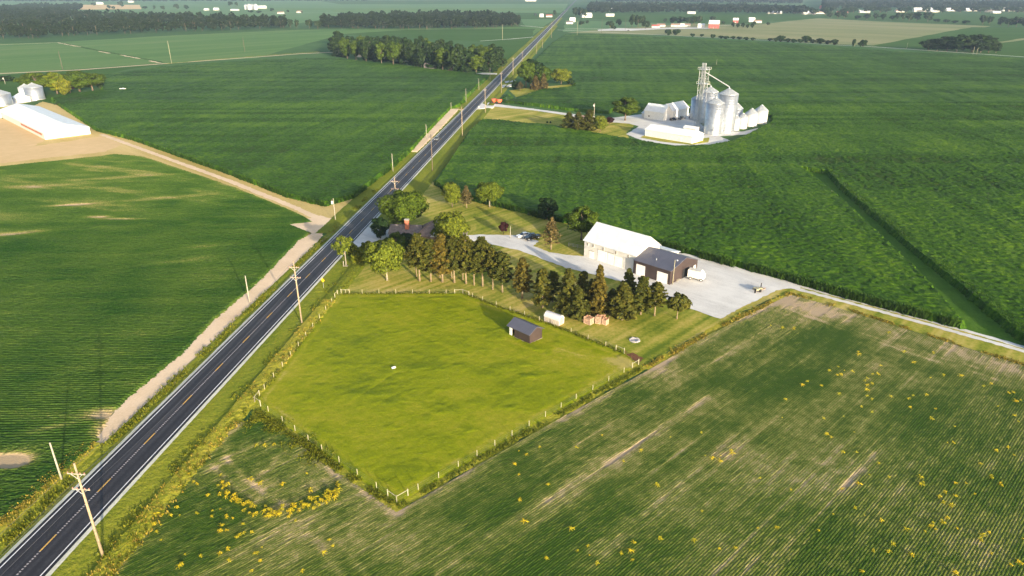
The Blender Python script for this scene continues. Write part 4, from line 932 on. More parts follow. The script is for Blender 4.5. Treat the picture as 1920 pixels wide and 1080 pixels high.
ch = MB().box(4.6, 1.6, 2.6, 5.8, 2.6, 6.9).build('chimney', M['brick'], hs); MB().box(4.5, 1.5, 6.9, 5.9, 2.7, 7.05).build('chimney_cap', M['concrete'], ch)
for x in (1.5, 4.0, 7.0): opening(hs, 'window', 'y0', 18, 8.5, x, x + 1.2, 1.0, 2.2, M['glass'], None, True)
# wood stacks, fire pit, gate
def crate(px_, py_, w, d, h, lab, seed):
    r = random.Random(seed); o = P(px_, py_); c = empty('wood_crate', (*o, 0), R(r.uniform(-45, -20)), lab, 'crate', 'crates of firewood under the evergreens'); b = MB()
    for i in range(6):
        z = .12 + i * (h - .2) / 5.5; b.box(0, -.03, z, w, 0, z + .14).box(0, d, z, w, d + .03, z + .14).box(-.03, 0, z, 0, d, z + .14).box(w, 0, z, w + .03, d, z + .14)
    for x in (0, w - .1):
        for y in (.005, d - .105): b.box(x, y, 0, x + .1, y + .1, h)
    b.box(.01, .01, .05, w - .01, d - .01, .11); b.build('boards', M['planks'], c); l = MB()
    for i in range(34):
        x = r.uniform(.1, w - .1); y = r.uniform(.1, d - .1); z = r.uniform(.25, h + .1); a = r.uniform(0, 3.14); ll = .26
        l.tube([(x - ll * math.cos(a), y - ll * math.sin(a), z), (x + ll * math.cos(a), y + ll * math.sin(a), z + r.uniform(-.1, .1))], r.uniform(.06, .11), 6)
    l.build('logs', M['log'], c)
crate(1094, 606, 1.9, 1.5, 1.7, 'wide slatted crate of firewood, leftmost under the evergreens', 1)
crate(1116, 607, 1.2, 1.2, 1.9, 'middle slatted crate of firewood under the evergreens', 2)
crate(1128, 608, 1.2, 1.1, 1.4, 'small slatted crate of firewood, rightmost of the crates under the evergreens', 3)
r_ = random.Random(4); lp = MB()
for i in range(46):
    x, y, z = r_.gauss(0, 1.3), r_.gauss(0, .5), abs(r_.gauss(0, .45)); a = r_.uniform(0, 3.14); l = r_.uniform(.3, .9)
    lp.tube([(x - l * math.cos(a), y - l * math.sin(a), z + .1), (x + l * math.cos(a), y + l * math.sin(a), z + r_.uniform(.0, .5))], r_.uniform(.06, .13), 6)
o = lp.build('log_pile', M['log']); o.location = (*P(1122, 600), 0); tag(o, 'loose heap of reddish logs behind the wood crates', 'log pile')
fp = empty('fire_pit', (*P(1190, 638), .012), 0, 'round grey stone fire pit on the grass above the paddock corner', 'fire pit')
ring = MB()
for i in range(16):
    a = i * 6.283 / 16; ring.tube([(1.0 * math.cos(a), .95 * math.sin(a), 0), (1.0 * math.cos(a), .95 * math.sin(a), .16 + .05 * (i % 3))], .2, 6)
ring.build('stones', M['stone'], fp); MB().lathe([(1.25, .0), (1.2, .05), (.2, .06), (0.01, .06)], 20).build('gravel_bed', M['stone'], fp)
hh = MB().box(-.55, -.3, 0, .55, .3, .5).box(-.45, -.2, .5, .45, .2, .55).build('trough', M['trim']); hh.location = (*P(738, 691), 0); hh.rotation_euler = (0, 0, R(35)); hh.scale = (.75, .75, .75); tag(hh, 'small white trough alone in the middle of the paddock', 'trough')
sw = MB().box(-.7, -.35, .0, .7, .35, .08).tube([(-.55, 0, .08), (-.5, 0, 1.5)], .13, 6).tube([(.1, .1, .08), (.12, .1, 1.3)], .11, 6).build('stump_post', M['barkwhite']); sw.location = (*P(648, 500), 0.2)
tag(sw, 'pale split stump at the foot of the thin roadside tree', 'stump')
# ------------------------------------------------------------------ paddock fence
fence = empty('paddock_fence', (*P(744, 942), 0), 0, 'wooden post and wire fence running all round the paddock', 'fence'); fo = fence.location
FP = [(478, 754), (530, 791), (604, 845), (744, 942), (960, 818), (1080, 749), (1197, 684)]; FQ = [(1170, 663), (1040, 612), (905, 564), (868, 551), (648, 551), (633, 553), (560, 650), (478, 754)]
def fpost(x, y, h=1.25, r=.06):
    b = MB().tube([(0, 0, -.2), (0, 0, h)], [r, r * .95], 7); o = b.build('post', M['post'], fence); o.location = (x - fo[0], y - fo[1], 0)
def frail(p, q, z):
    MB().tube([(p[0] - fo[0], p[1] - fo[1], z), (q[0] - fo[0], q[1] - fo[1], z)], .055, 6).build('brace_rail', M['post'], fence)
wl_ = MB()
for path in (FP, FQ):
    W_ = [P(*p) for p in path]
    for (x0, y0), (x1, y1) in zip(W_[:-1], W_[1:]):
        L = math.hypot(x1 - x0, y1 - y0); k = max(1, round(L / 4.4))
        for i in range(k): fpost(x0 + (x1 - x0) * i / k, y0 + (y1 - y0) * i / k)
    fpost(*W_[-1], 1.35, .09)
    for z in (.35, .75, 1.15): wl_.tube([(x - fo[0], y - fo[1], z) for x, y in W_], .004, 3, False)
wl_.build('wire_mesh', M['steelwire'], fence)
def brace(p, towards):
    a = np.array(P(*p)); b = np.array(P(*towards)); d = (b - a) / np.linalg.norm(b - a); q = a + d * 2.1
    fpost(*a, 1.4, .10); fpost(*q, 1.35, .09); frail(a, q, 1.15)
for p, t in [((744,942),(604,845)), ((744,942),(960,818)), ((1197,684),(1080,749)), ((1170,663),(1040,612)), ((868,551),(648,551)), ((868,551),(905,564)), ((640,551),(868,551)), ((633,553),(560,650)), ((478,754),(560,650)), ((478,754),(530,791))]: brace(p, t)
gt = empty('paddock_gate', (*P(1171, 663.5), 0), math.atan2(P(1197,684)[1] - P(1171,663.5)[1], P(1197,684)[0] - P(1171,663.5)[0]), 'low rusty gate between the two braced posts at the right corner of the paddock', 'gate')
gl = math.hypot(P(1197,684)[1] - P(1171,663.5)[1], P(1197,684)[0] - P(1171,663.5)[0]) - .3; gb = MB()
for z in (.2, .45, .7, .95): gb.box(.15, -.02, z, gl, .02, z + .04)
for x in (.15, gl / 2, gl - .05): gb.box(x, -.025, .2, x + .05, .025, 1.0)
gb.build('bars', M['rust'], gt)
pen = empty('pen_fence', (*P(1066, 462), 0), R(-30), 'short grey rail fence in the shade at the left end of the barn', 'fence')
for i in range(4): MB().box(i * 1.5 - .06, -.06, 0, i * 1.5 + .06, .06, 1.2).build('post', M['polegrey'], pen)
for z in (.4, .75, 1.08): MB().box(-.1, -.09, z, 4.6, -.062, z + .1).build('rail', M['polegrey'], pen)
# ------------------------------------------------------------------ poles and wires
def tall_pole(x, y, lab, h=15.7, arms=(14.1, 11.6), grp='tall power poles along the right side of the road', wood='pole', base=.1):
    r = empty('power_pole', (x, y, 0), R(-5.9), lab, 'power pole', grp)
    MB().tube([(0, 0, -.3), (0, 0, h)], [.21, .125], 10).build('pole', M[wood], r, True)
    for z in arms:
        a = MB().box(-1.25, -.19, z - .07, 1.25, -.12, z + .07).build('crossarm', M['polegrey'], r)
        MB().tube([(-.8, -.155, z - .06), (0, -.16, z - .75)], .03, 5).tube([(.8, -.155, z - .06), (0, -.16, z - .75)], .03, 5).build('brace', M['greymetal'], a)
        ib = MB()
        for x_ in (-1.15, -.55, .55, 1.15): ib.lathe([(.05, z + .07), (.09, z + .12), (.05, z + .18), (.08, z + .22), (.03, z + .28)], 8, (x_, -.155))
        ib.build('insulator', M['ceramic'], a)
    return r
TP = [(*P(193,1042), 'tall wooden power pole with two crossarms at the bottom left of the photo'), (*P(566,606), 'tall wooden power pole with two crossarms beside the upper left fence of the paddock'), (-38.2, 219, 'tall wooden power pole with crossarms rising behind the big roadside tree'),
      (*P(811,321), 'dark brown power pole at the corner of the corn field above the big roadside tree'), (*P(867,257), 'tall pale power pole just past the grey car on the road'), (*P(910,212), 'tall power pole at the mouth of the lane to the grain farm'), (*P(940,175), 'tall power pole next to the driveways of the roadside tree clump'),
      (*P(962,141), 'tall power pole in front of the dark roadside tree clump'), (*P(979,127), 'tall power pole level with the end of the grove')]
for i, (x, y, lab) in enumerate(TP): tall_pole(x, y, lab, wood='bark' if i == 3 else 'pole', arms=(14.1, 11.6) if i < 3 else (14.1,))
for i, (a, b) in enumerate([((1006,101),80), ((1034,71),32), ((1017,90),72)]):
    L = P(*a); tall_pole(*L, ['far thin power pole on the right of the road past the clump', 'tallest far pole beside the road just before the crossing', 'small far power pole between the clump and the crossing'][i], h=min(24, zat(L[1], b)), arms=())
last = TP[0]; pw = empty('power_line', (TP[0][0], TP[0][1], 0), 0, 'thin power wires strung between the tall poles along the road', 'power line')
path = [(TP[0][0] - 11.0, TP[0][1] - 75.)] + [(a, b) for a, b, c in TP]
for ox, oz in ((-1.15, 14.4), (1.15, 14.4), (-1.15, 11.9), (1.15, 11.9)):
    p3 = []
    for (x0, y0), (x1, y1) in zip(path[:-1], path[1:]):
        for i in range(9):
            t = i / 9; p3.append((x0 + (x1 - x0) * t + ox - TP[0][0], y0 + (y1 - y0) * t - TP[0][1], oz - 3.6 * t * (1 - t)))
    MB().tube(p3, .02, 3, False).build('wire', M['wire'], pw)
def short_pole(px_, py_, top, lab, r=.16, can=False, name='utility_pole', h=None, mat='polegrey', lampy=False, grp=None):
    L = P(px_, py_); h = h or zat(L[1], top); q = empty(name, (*L, 0), R(-5.9), lab, 'pole', grp)
    MB().tube([(0, 0, -.3), (0, 0, h)], [r, r * .7], 8).build('pole', M[mat], q, True)
    if can:
        MB().lathe([(.01, h - 1.9), (.3, h - 1.9), (.33, h - 1.5), (.33, h - 1.0), (.25, h - .85), (.01, h - .8)], 12, (-.45, -.2)).build('transformer', M['greymetal'], q)
        MB().tube([(-.45, -.2, h - .8), (-.45, -.2, h - .4)], .05, 6).build('bushing', M['ceramic'], q)
    if lampy:
        MB().tube([(0, 0, h - .15), (.5, -.3, h + .1)], .04, 6).build('lamp_arm', M['galv'], q); MB().lathe([(.05, h + .16), (.2, h + .05), (.2, h - .12), (.05, h - .2)], 10, (.55, -.33)).build('lamp_head', M['lamp'], q)
sp = [(116,900,830,'bare short pole standing in the field edge at the bottom left'), (468,567,517,'bare short pole on the dirt strip left of the road'), (737,322,288,'bare short pole in the verge left of the road, above the two-armed pole'),
      (800,262,233,'bare short pole at the near end of the upper dirt strip'), (846,206,192,'stubby pole at the far end of the upper dirt strip'), (874,192,166,'bare pole on the left verge opposite the grain farm lane'), (898,169,147,'bare pole on the left verge before the grove'), (919,150,127,'bare pole on the left verge at the end of the grove')]
for a, b, c, lab in sp: short_pole(a, b, c, lab, grp='short poles along the left side of the road')
short_pole(629, 413, 372, 'short pole carrying a pale transformer beside the dirt lane junction', can=True)
short_pole(957, 447, 424, 'slim pale pole standing on the gravel drive by the parked cars', r=.11)
short_pole(1261, 534, 487, 'light pole with a lamp at the corner of the dark garage', r=.10, lampy=True, name='light_pole', mat='post')
short_pole(1113, 236, 193, 'pole with a pale transformer above the pink-roofed house', can=True)
short_pole(10, 158, 144, 'pole with a transformer at the left farm', can=True)
short_pole(1343, 124, 111, 'lone thin pole standing in the corn behind the grain elevator', r=.15)
for a, b, c, lab in [(322,119,69,'tall pale pole beside the far farm lane at upper left'), (118,131,96,'dark leaning pole beyond the left farm windbreak'), (459,97,71,'thin dark pole beside the far lane left of the grove'), (942,75,40,'tall pale pole at the side lane right of the grove'), (1082,68,34,'tall pale pole at the corner of the far crossing'),
                     (1700,91,80,'pale pole by the far road left of the right-hand tree clump'), (1824,102,88,'left of two pale poles below the far right tree clump'), (1831,102,90,'right of two pale poles below the far right tree clump'), (1128,62,31,'thin pole beside the far gravel lot'), (1172,60,30,'thin pole in front of the far houses'), (1602,87,80,'short pale pole at the far end of the hay field hedge')]:
    L = P(a, b); short_pole(a, b, c, lab, r=.22, h=min(22, zat(L[1], c)), mat='post' if 'pale' in lab else 'bark')
# road sign and mailboxes
sg = empty('warning_sign', (*P(607, 541), .3), R(160), 'yellow diamond warning sign beside the road above the paddock', 'road sign')
MB().box(-.04, .0, -.3, .04, .05, 2.9).build('post', M['galv'], sg); MB().add([(0, -.02, 1.45), (.62, -.02, 2.07), (0, -.02, 2.69), (-.62, -.02, 2.07), (0, -.004, 1.45), (.62, -.004, 2.07), (0, -.004, 2.69), (-.62, -.004, 2.07)], [(0,1,2,3), (7,6,5,4), (0,4,5,1), (1,5,6,2), (2,6,7,3), (3,7,4,0)]).build('panel', M['signyellow'], sg)
sg.rotation_euler = (0, 0, R(-25))
for p, lab in (((898, 205), 'white mailbox at the mouth of the lane to the grain farm'), ((945, 153), 'white mailbox by the driveways of the roadside tree clump')):
    mb = empty('mailbox', (*P(*p), .2), R(-5.9), lab, 'mailbox')
    MB().box(-.06, -.06, -.2, .06, .06, 1.0).build('post', M['post'], mb); MB().prism([(-.35, 1.0), (-.35, 1.4), (-.2, 1.65), (.2, 1.65), (.35, 1.4), (.35, 1.0)], -.5, .5, 'y').build('box', M['trim'], mb)
# ------------------------------------------------------------------ vehicles
def wheel(b, x, y, r, w): b.tube([(x, y - w/2, r), (x, y + w/2, r)], r, 14)
def car(o, rz, lab, paint, kind='sedan', z=.11, name='parked_car'):
    c = empty(name, (*o, z), rz, lab, 'car' if kind != 'pickup' else 'pickup'); L = 4.6 if kind == 'sedan' else (4.7 if kind == 'suv' else 5.7); w = .9
    if kind == 'pickup': prof = [(-L/2, .45), (-L/2, 1.0), (-L/2 + 1.5, 1.08), (-L/2 + 1.52, 1.1), (L/2 - 1.75, 1.12), (L/2 - .1, 1.0), (L/2, .85), (L/2, .4)]; cab = [(-.9, 1.1), (-.75, 1.8), (.55, 1.82), (1.1, 1.12)]
    elif kind == 'suv': prof = [(-L/2, .4), (-L/2, .95), (-L/2 + .1, 1.05), (L/2 - 1.1, 1.0), (L/2 - .1, .85), (L/2, .7), (L/2, .35)]; cab = [(-L/2 + .1, 1.04), (-L/2 + .5, 1.62), (.5, 1.64), (1.25, 1.0)]
    else: prof = [(-L/2, .35), (-L/2, .85), (-L/2 + .25, .95), (-1.3, .98), (1.0, .95), (L/2 - .2, .78), (L/2, .65), (L/2, .3)]; cab = [(-1.75, .97), (-1.0, 1.42), (.25, 1.44), (1.15, .94)]
    v = []; n = len(prof)
    for s, q in ((-w, 1), (-w + .1, 0), (w - .1, 0), (w, 1)):
        v += [(x * (1 - .012 * q), s, z_ - (.05 if q and z_ > .6 else 0)) for x, z_ in prof]
    f = [tuple(range(n)), tuple(range(3 * n, 4 * n))[::-1]]
    for k in range(3):
        for i in range(n): f.append((k*n + i, (k+1)*n + i, (k+1)*n + (i+1) % n, k*n + (i+1) % n))
    MB().add(v, f).build('body', M[paint], c)
    m = len(cab); cv = [(x, -.80 if z_ < 1.2 else -.62, z_) for x, z_ in cab] + [(x, .80 if z_ < 1.2 else .62, z_) for x, z_ in cab]
    MB().add(cv, [(0, 3, 2, 1), (4, 5, 6, 7), (0, 1, 5, 4), (2, 3, 7, 6)]).build('windows', M['glass'], c)
    MB().add([(cab[1][0] - .05, -.63, cab[1][1] + .004), (cab[2][0] + .05, -.63, cab[2][1] + .004), (cab[2][0] + .05, .63, cab[2][1] + .004), (cab[1][0] - .05, .63, cab[1][1] + .004), (cab[1][0], -.55, cab[1][1] + .05), (cab[2][0], -.55, cab[2][1] + .05), (cab[2][0], .55, cab[2][1] + .05), (cab[1][0], .55, cab[1][1] + .05)],
             [(4,5,6,7), (0,1,5,4), (1,2,6,5), (2,3,7,6), (3,0,4,7), (3,2,1,0)]).build('roof', M[paint], c)
    for x in (-L * .31, L * .31):
        for y in (-.82, .82):
            b = MB(); wheel(b, x, y, .34, .24); t = b.build('wheel', M['black'], c); b = MB(); wheel(b, x, y, .34, .25)
            MB().tube([(x, y - .13, .34), (x, y + .13, .34)], .19, 12).build('rim', M['galv'], t)
    for y in (-.62, .62): MB().box(L/2 - .06, y - .18, .6, L/2 + .02, y + .18, .75).build('headlight', M['lamp'], c)
    return c
car(P(982, 445), R(-152), 'white saloon car parked on the gravel drive, partly behind the black pickup', 'carwhite')
car(P(998, 448.5), R(-150), 'black pickup parked on the gravel drive beside the white car', 'carblack', 'pickup', name='parked_pickup')
car(road_xy(P(818, 264)[1], -1.7), R(-95.9), 'dark grey car driving towards the camera on the highway', 'cargrey', 'suv', .42, 'driven_car')
# white box trailer and flat equipment trailer
tr = empty('box_trailer', (*P(1304, 524), .11), R(-30), 'white enclosed trailer parked beside the dark garage', 'trailer')
MB().box(-2.0, -1.0, .6, 1.4, 1.0, 2.7).build('box', M['white'], tr); MB().add([(1.4,-1.,.6),(2.3,-.9,.6),(2.3,.9,.6),(1.4,1.,.6),(1.4,-1.,2.7),(2.2,-.9,1.7),(2.2,.9,1.7),(1.4,1.,2.7)], [(0,3,2,1),(4,5,6,7),(0,1,5,4),(1,2,6,5),(2,3,7,6)]).build('nose', M['carwhite'], tr)
for x in (-1.1, 1.75):
    for y in (-1.0, 1.0):
        b = MB(); wheel(b, x, y, .4, .28); t = b.build('wheel', M['black'], tr); MB().tube([(x, y - .16, .4), (x, y + .16, .4)], .22, 10).build('rim', M['trim'], t)
ft = empty('flat_trailer', (*P(1422, 546), .11), R(25), 'low flat trailer with dark wheels parked on the gravel near the lane', 'trailer')
MB().box(-1.5, -.8, .5, 1.5, .8, .62).build('deck', M['pole'], ft); MB().box(-1.45, -.75, .62, -.2, .7, .95).box(.0, -.4, .62, .9, .5, .8).build('load', M['post'], ft)
for y in (-.9, .9):
    b = MB(); wheel(b, -.3, y, .38, .24); b.build('wheel', M['black'], ft)
MB().tube([(1.5, 0, .5), (2.5, 0, .35)], .06, 6).build('hitch', M['rust'], ft); MB().box(1.25, .55, .62, 1.42, .72, 1.7).build('post', M['dark'], ft); MB().box(-1.9, -.85, .0, -1.7, -.5, 1.1).build('post', M['dark'], ft)
bn = MB().box(-.7, -.3, .38, .7, .3, .46).box(-.65, .3, .46, .65, .36, .9).box(-.6, -.2, 0, -.5, .2, .38).box(.5, -.2, 0, .6, .2, .38).build('bench', M['polegrey']); bn.location = (*P(1271, 527), .11); bn.rotation_euler = (0, 0, R(-44.5 + 90)); tag(bn, 'small grey bench against the side of the dark garage', 'bench')
for i, (p, lab) in enumerate([((926, 194), 'left orange gravity wagon parked by the grain farm lane'), ((936, 195), 'right orange gravity wagon parked by the grain farm lane')]):
    w = empty('grain_wagon', (*P(*p), .1), R(20), lab, 'wagon', 'orange wagons by the lane')
    MB().add([(-1.5,-1.2,2.0),(1.5,-1.2,2.0),(1.5,1.2,2.0),(-1.5,1.2,2.0),(-1.6,-1.25,3.0),(1.6,-1.25,3.0),(1.6,1.25,3.0),(-1.6,1.25,3.0),(-.4,-1.,.9),(.4,-1.,.9),(.4,.3,.9),(-.4,.3,.9)], [(4,5,6,7),(0,1,5,4),(1,2,6,5),(2,3,7,6),(3,0,4,7),(0,8,9,1),(1,9,10,2),(2,10,11,3),(3,11,8,0),(8,11,10,9)]).build('hopper', M['orange'], w)
    MB().box(-1.9, -.6, .55, 1.6, .6, .7).build('chassis', M['rust'], w)
    for x in (-1.3, 1.3):
        for y in (-.9, .9): b = MB(); wheel(b, x, y, .45, .25); b.build('wheel', M['black'], w)
# ------------------------------------------------------------------ grain farm
def grainbin(xc, by, wpx, evy, pky, lab, wall='steel', ladder=True, doorz=1.2, grp=None, name='grain_bin'):
    fx, fy = P(xc, by); m_ = mpp(xc, by); r = wpx * m_ / 2; d = math.hypot(fx, fy); cx, cy = fx * (1 + r / d), fy * (1 + r / d)
    he = zat(cy, evy); hp = zat(cy, pky); hp = max(he + r * .42, min(hp, he + r * .75))
    b = empty(name, (cx, cy, 0), math.atan2(-cy, -cx), lab, 'grain bin', grp)
    MB().lathe([(r + .25, -.1), (r + .25, .25), (r, .26)], 36).build('footing', M['concrete'], b)
    MB().lathe([(r, .2), (r, he)] , 40).build('wall', M[wall], b, True)
    rf = MB().lathe([(r + .12, he - .05), (r + .1, he + .06), (.55, hp), (.5, hp + .35), (.1, hp + .45)], 28).build('roof', M['steelroof'], b)
    rb = MB()
    for k in range(28):
        a = k * 2 * math.pi / 28; rb.tube([((r + .05) * math.cos(a), (r + .05) * math.sin(a), he + .1), (.6 * math.cos(a), .6 * math.sin(a), hp + .03)], .05, 4, False)
    rb.build('roof_ribs', M['steelroof'], rf)
    if ladder:
        ld = MB(); a = .9; x, y = (r + .15) * math.cos(a), (r + .15) * math.sin(a); tx, ty = -math.sin(a) * .25, math.cos(a) * .25
        ld.tube([(x - tx, y - ty, .4), (x - tx, y - ty, he)], .035, 4).tube([(x + tx, y + ty, .4), (x + tx, y + ty, he)], .035, 4)
        z = .6
        while z < he: ld.tube([(x - tx, y - ty, z), (x + tx, y + ty, z)], .025, 4, False); z += .45
        ld.build('ladder', M['galv'], b)
    a = -.45; x, y = r * math.cos(a), r * math.sin(a)
    dd = MB().box(-.02, -.5, .5, .12, .5, 1.9).build('door', M['galv'], b); dd.location = (x, y, 0); dd.rotation_euler = (0, 0, a)
    return (cx, cy, he, hp, r)
grainbin(1306, 226, 25, 185, 178, 'dull grey silo standing behind the elevator tower', grp='tall silos')
C1 = grainbin(1325, 232, 29, 172, 163, 'tall shiny silo at the back between the tower and the tallest silo', grp='tall silos')
B1 = grainbin(1357, 250, 34, 176, 166, 'tallest shiny silo with the elevator spout running to its roof', grp='tall silos')
A1 = grainbin(1335, 254, 31, 193, 184, 'shorter shiny silo nearest the white shed', grp='tall silos')
grainbin(1378, 233, 21, 203, 194, 'half hidden silo behind the tallest silo and the small bins', grp='tall silos')
for a in [(1377,245,15,223,214,'smallest pale grain bin, next to the tallest silo'), (1390,242,17,220,212,'second pale grain bin from the tallest silo'), (1406,238,22,213,201,'third pale grain bin, larger and second from the right end'), (1424,233,23,207,197,'pale grain bin at the right end of the row')]:
    grainbin(*a, wall='oldsteel', ladder=False, grp='row of pale grain bins')
tx, ty = P(1309, 243); ht_ = zat(ty, 122)
tw = empty('elevator_tower', (tx, ty, 0), GR, 'tall galvanised lattice grain elevator tower rising beside the silos', 'grain elevator')
s = 1.8; fr = MB()
for x in (-s, s):
    for y in (-s, s): fr.tube([(x, y, 0), (x, y, ht_ - 1.5)], .13, 5)
z = 0; k = 0
while z < ht_ - 4:
    for (x0, y0), (x1, y1) in (((-s,-s),(s,-s)), ((s,-s),(s,s)), ((s,s),(-s,s)), ((-s,s),(-s,-s))):
        fr.tube([(x0, y0, z + 3), (x1, y1, z + 3)], .07, 4, False); fr.tube([(x0, y0, z), (x1, y1, z + 3)] if k % 2 else [(x1, y1, z), (x0, y0, z + 3)], .055, 4, False)
    z += 3; k += 1
fr.build('frame', M['galv'], tw)
for x in (-.9, .5):
    MB().box(x - .30, -.8, .3, x - .02, -.4, ht_).box(x + .26, -.8, .3, x + .54, -.4, ht_).build('bucket_leg', M['galv'], tw)
    MB().box(x - .35, -.9, ht_, x + .6, -.3, ht_ + 1.1).build('head', M['galv'], tw)
for z in (ht_ - 2.2, ht_ * .72):
    p_ = MB().box(-s - .7, -s - .7, z, s + .7, s + .7, z + .12).build('platform', M['galv'], tw); rl = MB()
    for x0, y0, x1, y1 in ((-s-.7,-s-.7,s+.7,-s-.7), (s+.7,-s-.7,s+.7,s+.7), (s+.7,s+.7,-s-.7,s+.7), (-s-.7,s+.7,-s-.7,-s-.7)):
        rl.tube([(x0, y0, z + 1.1), (x1, y1, z + 1.1)], .05, 4, False); rl.tube([(x0, y0, z), (x0, y0, z + 1.1)], .05, 4, False)
    rl.build('railing', M['galv'], p_)
ic = np.array([math.cos(-GR), math.sin(-GR)])
def loc_(wx, wy): dx, dy = wx - tx, wy - ty; return (dx * math.cos(GR) + dy * math.sin(GR), -dx * math.sin(GR) + dy * math.cos(GR))
for (q, nm, z0) in ((B1, 'spout', ht_ - 3.5), (A1, 'spout', ht_ * .70), (C1, 'spout', ht_ * .74)):
    a = loc_(q[0], q[1]); MB().tube([(.4, 0, z0), (a[0], a[1], q[3] + .9)], .24 if q is B1 else .2, 7).tube([(a[0], a[1], q[3] + .9), (a[0], a[1], q[3] + .2)], .3, 7).build(nm, M['galv'], tw)
a = loc_(A1[0], A1[1]); b_ = loc_(B1[0], B1[1]); MB().tube([(0, 0, 1.), (a[0] + 6.1 * .6, a[1] - 5.4, 3.), (b_[0] + 1, b_[1] - 5.6, 10.5)], .14, 6).build('conveyor', M['galv'], tw)
lo_ = P(1209, 255)
gable('poultry_shed', 'long low bright white shed on the gravel in front of the silos', 'shed', lo_, GR, 28., 11., 3.5, 5.4, 'trim', 'brightroof', ops=[('door', 'x1', 4.5, 7., .05, 2.4, 'doorwhite')] + [('door', 'y0', 3. + i * 6, 4. + i * 6, .05, 2.2, 'trim') for i in range(4)])
gable('shed_annex', 'small white annex behind the long low white shed', 'shed', P(1281, 247), GR, 7.5, 4., 2.4, 3.2, 'white', 'brightroof')
Kp = (88.7, 409.3)
gable('machine_shed', 'white machine shed wing with grey roof, gable towards the silos', 'shed', grid(Kp, -13.5, 0), GR, 13.5, 8.6, 4.8, 8.4, 'trim', 'brightroof', ops=[('overhead_door', 'x1', 2.2, 6.4, .05, 3.6, 'doorwhite'), ('window', 'y0', 3, 4, 1.2, 2.2, 'dimglass', 1)])
gable('machine_shed', 'white machine shed wing with grey roof running back at a right angle, nearest the silos', 'shed', grid(Kp, -9.3, 8.7), GR, 9.2, 19., 4.8, 8.2, 'trim', 'brightroof', axis='y', ops=[('overhead_door', 'x1', 1.2, 5., .05, 3.3, 'doorwhite'), ('overhead_door', 'x1', 7., 11., .05, 3.3, 'doorwhite')])
gable('lean_shed', 'small pale lean-to shed at the left end of the machine shed', 'shed', grid(Kp, -16.6, 2.), GR, 3., 4.6, 2.6, 3.4, 'white', 'whiteroof')
gable('farmhouse', 'pink-roofed house hidden behind dark pines at the grain farm', 'house', grid(P(1078, 236), -2, 0), GR, 12., 8., 3., 5.6, 'stucco', 'shinglebrown', ops=[('window', 'y0', 2, 3.2, 1, 2.2, 'glass', 1), ('window', 'y0', 6, 7.2, 1, 2.2, 'glass', 1), ('door', 'y0', 4.2, 5.2, .05, 2.1, 'trim')])
vd = [((1278, 224), R(40), 'cargrey', 'pickup', 'grey pickup parked in front of the machine shed wing'), ((1262, 226), R(35), 'carblack', 'suv', 'dark vehicle parked in front of the machine shed wing, left of the grey pickup'), ((1297, 222), R(50), 'rust', 'suv', 'brown vehicle at the right corner of the machine shed')]
for p, rz, pt, kd, lab in vd: car(P(*p), rz, lab, pt, kd, .10)
# ------------------------------------------------------------------ left farm
co = P(85, 262)
gable('poultry_barn', 'very long low white poultry barn with brown side vents at the left edge', 'barn', grid(co, -100, 0), GR, 100., 21.3, 3.6, 6.4, 'white', 'brightroof', over=.4, ops=[('vent_opening', 'y0', 100 - 4 - (i + 1) * 7.2, 100 - 4 - i * 7.2 - .5, 1.5, 2.6, 'brick') for i in range(6)])
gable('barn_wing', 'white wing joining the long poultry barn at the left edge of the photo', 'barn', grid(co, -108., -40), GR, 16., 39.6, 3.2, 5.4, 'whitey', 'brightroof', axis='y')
grainbin(68, 188, 25, 163, 156, 'shiny steel grain bin at the corner of the left farm', grp='bins at the left farm', ladder=False)
grainbin(52, 183, 19, 164, 158, 'dull grain bin partly behind the shiny one at the left farm', wall='oldsteel', grp='bins at the left farm', ladder=False)
grainbin(4, 200, 30, 176, 168, 'wide low grain bin cut off by the left edge of the photo', grp='bins at the left farm', ladder=False)
gable('shed', 'small white gabled shed between the bins and the long poultry barn', 'shed', P(26, 190), GR, 10., 8., 3., 5., 'white', 'brightroof')
wb = MB().box(-2.2, -.5, .0, 2.2, .5, .5).box(-.4, -1.2, .5, .4, 1.2, .7).build('white_marker', M['trim']); wb.location = (*P(231, 171), 1.6); tag(wb, 'small white object lying in the corn right of the left farm', 'object')
# ------------------------------------------------------------------ far houses
def far(p, L, W, ev, rd, rz, wm, rm, name, lab, cat='house', n=2):
    if p[1] < 29:
        L *= .66; W *= .7; ev *= .7; rd *= .7
        if rm == 'brightroof': rm = 'whiteroof'
        if wm == 'white': wm = 'stucco'
    ops = [('window', 'y0', L * (i + .6) / (n + .5), L * (i + .6) / (n + .5) + 1.3, 1., 2.2, 'glass', 1) for i in range(n)] + [('door', 'y0', L * .5 - .5, L * .5 + .5, .05, 2.1, 'trim')]
    return gable(name, lab, cat, P(*p), R(rz), L, W, ev, rd, wm, rm, ops=ops)
far((1328, 53), 19, 15, 8., 14, -20, 'barnred', 'brightroof', 'red_barn', 'big red barn with a white roof at the far farm above the silos', 'barn', 3)
far((1308, 52), 13, 10, 5, 7.5, -15, 'white', 'whiteroof', 'white_shed', 'white shed left of the far red barn', 'shed')
far((1374, 43), 11, 9, 6, 10, -20, 'barnred', 'brightroof', 'red_house', 'small red building right of the far red barn, among trees')
far((1404, 41), 13, 9, 6, 9, -10, 'white', 'brightroof', 'white_house', 'white house at the right end of the far crossroads hamlet')
far((1414, 43), 16, 8, 4, 6, -10, 'stucco', 'shinglebrown', 'brown_house', 'long low brown-roofed house beside the hay field at the far hamlet')
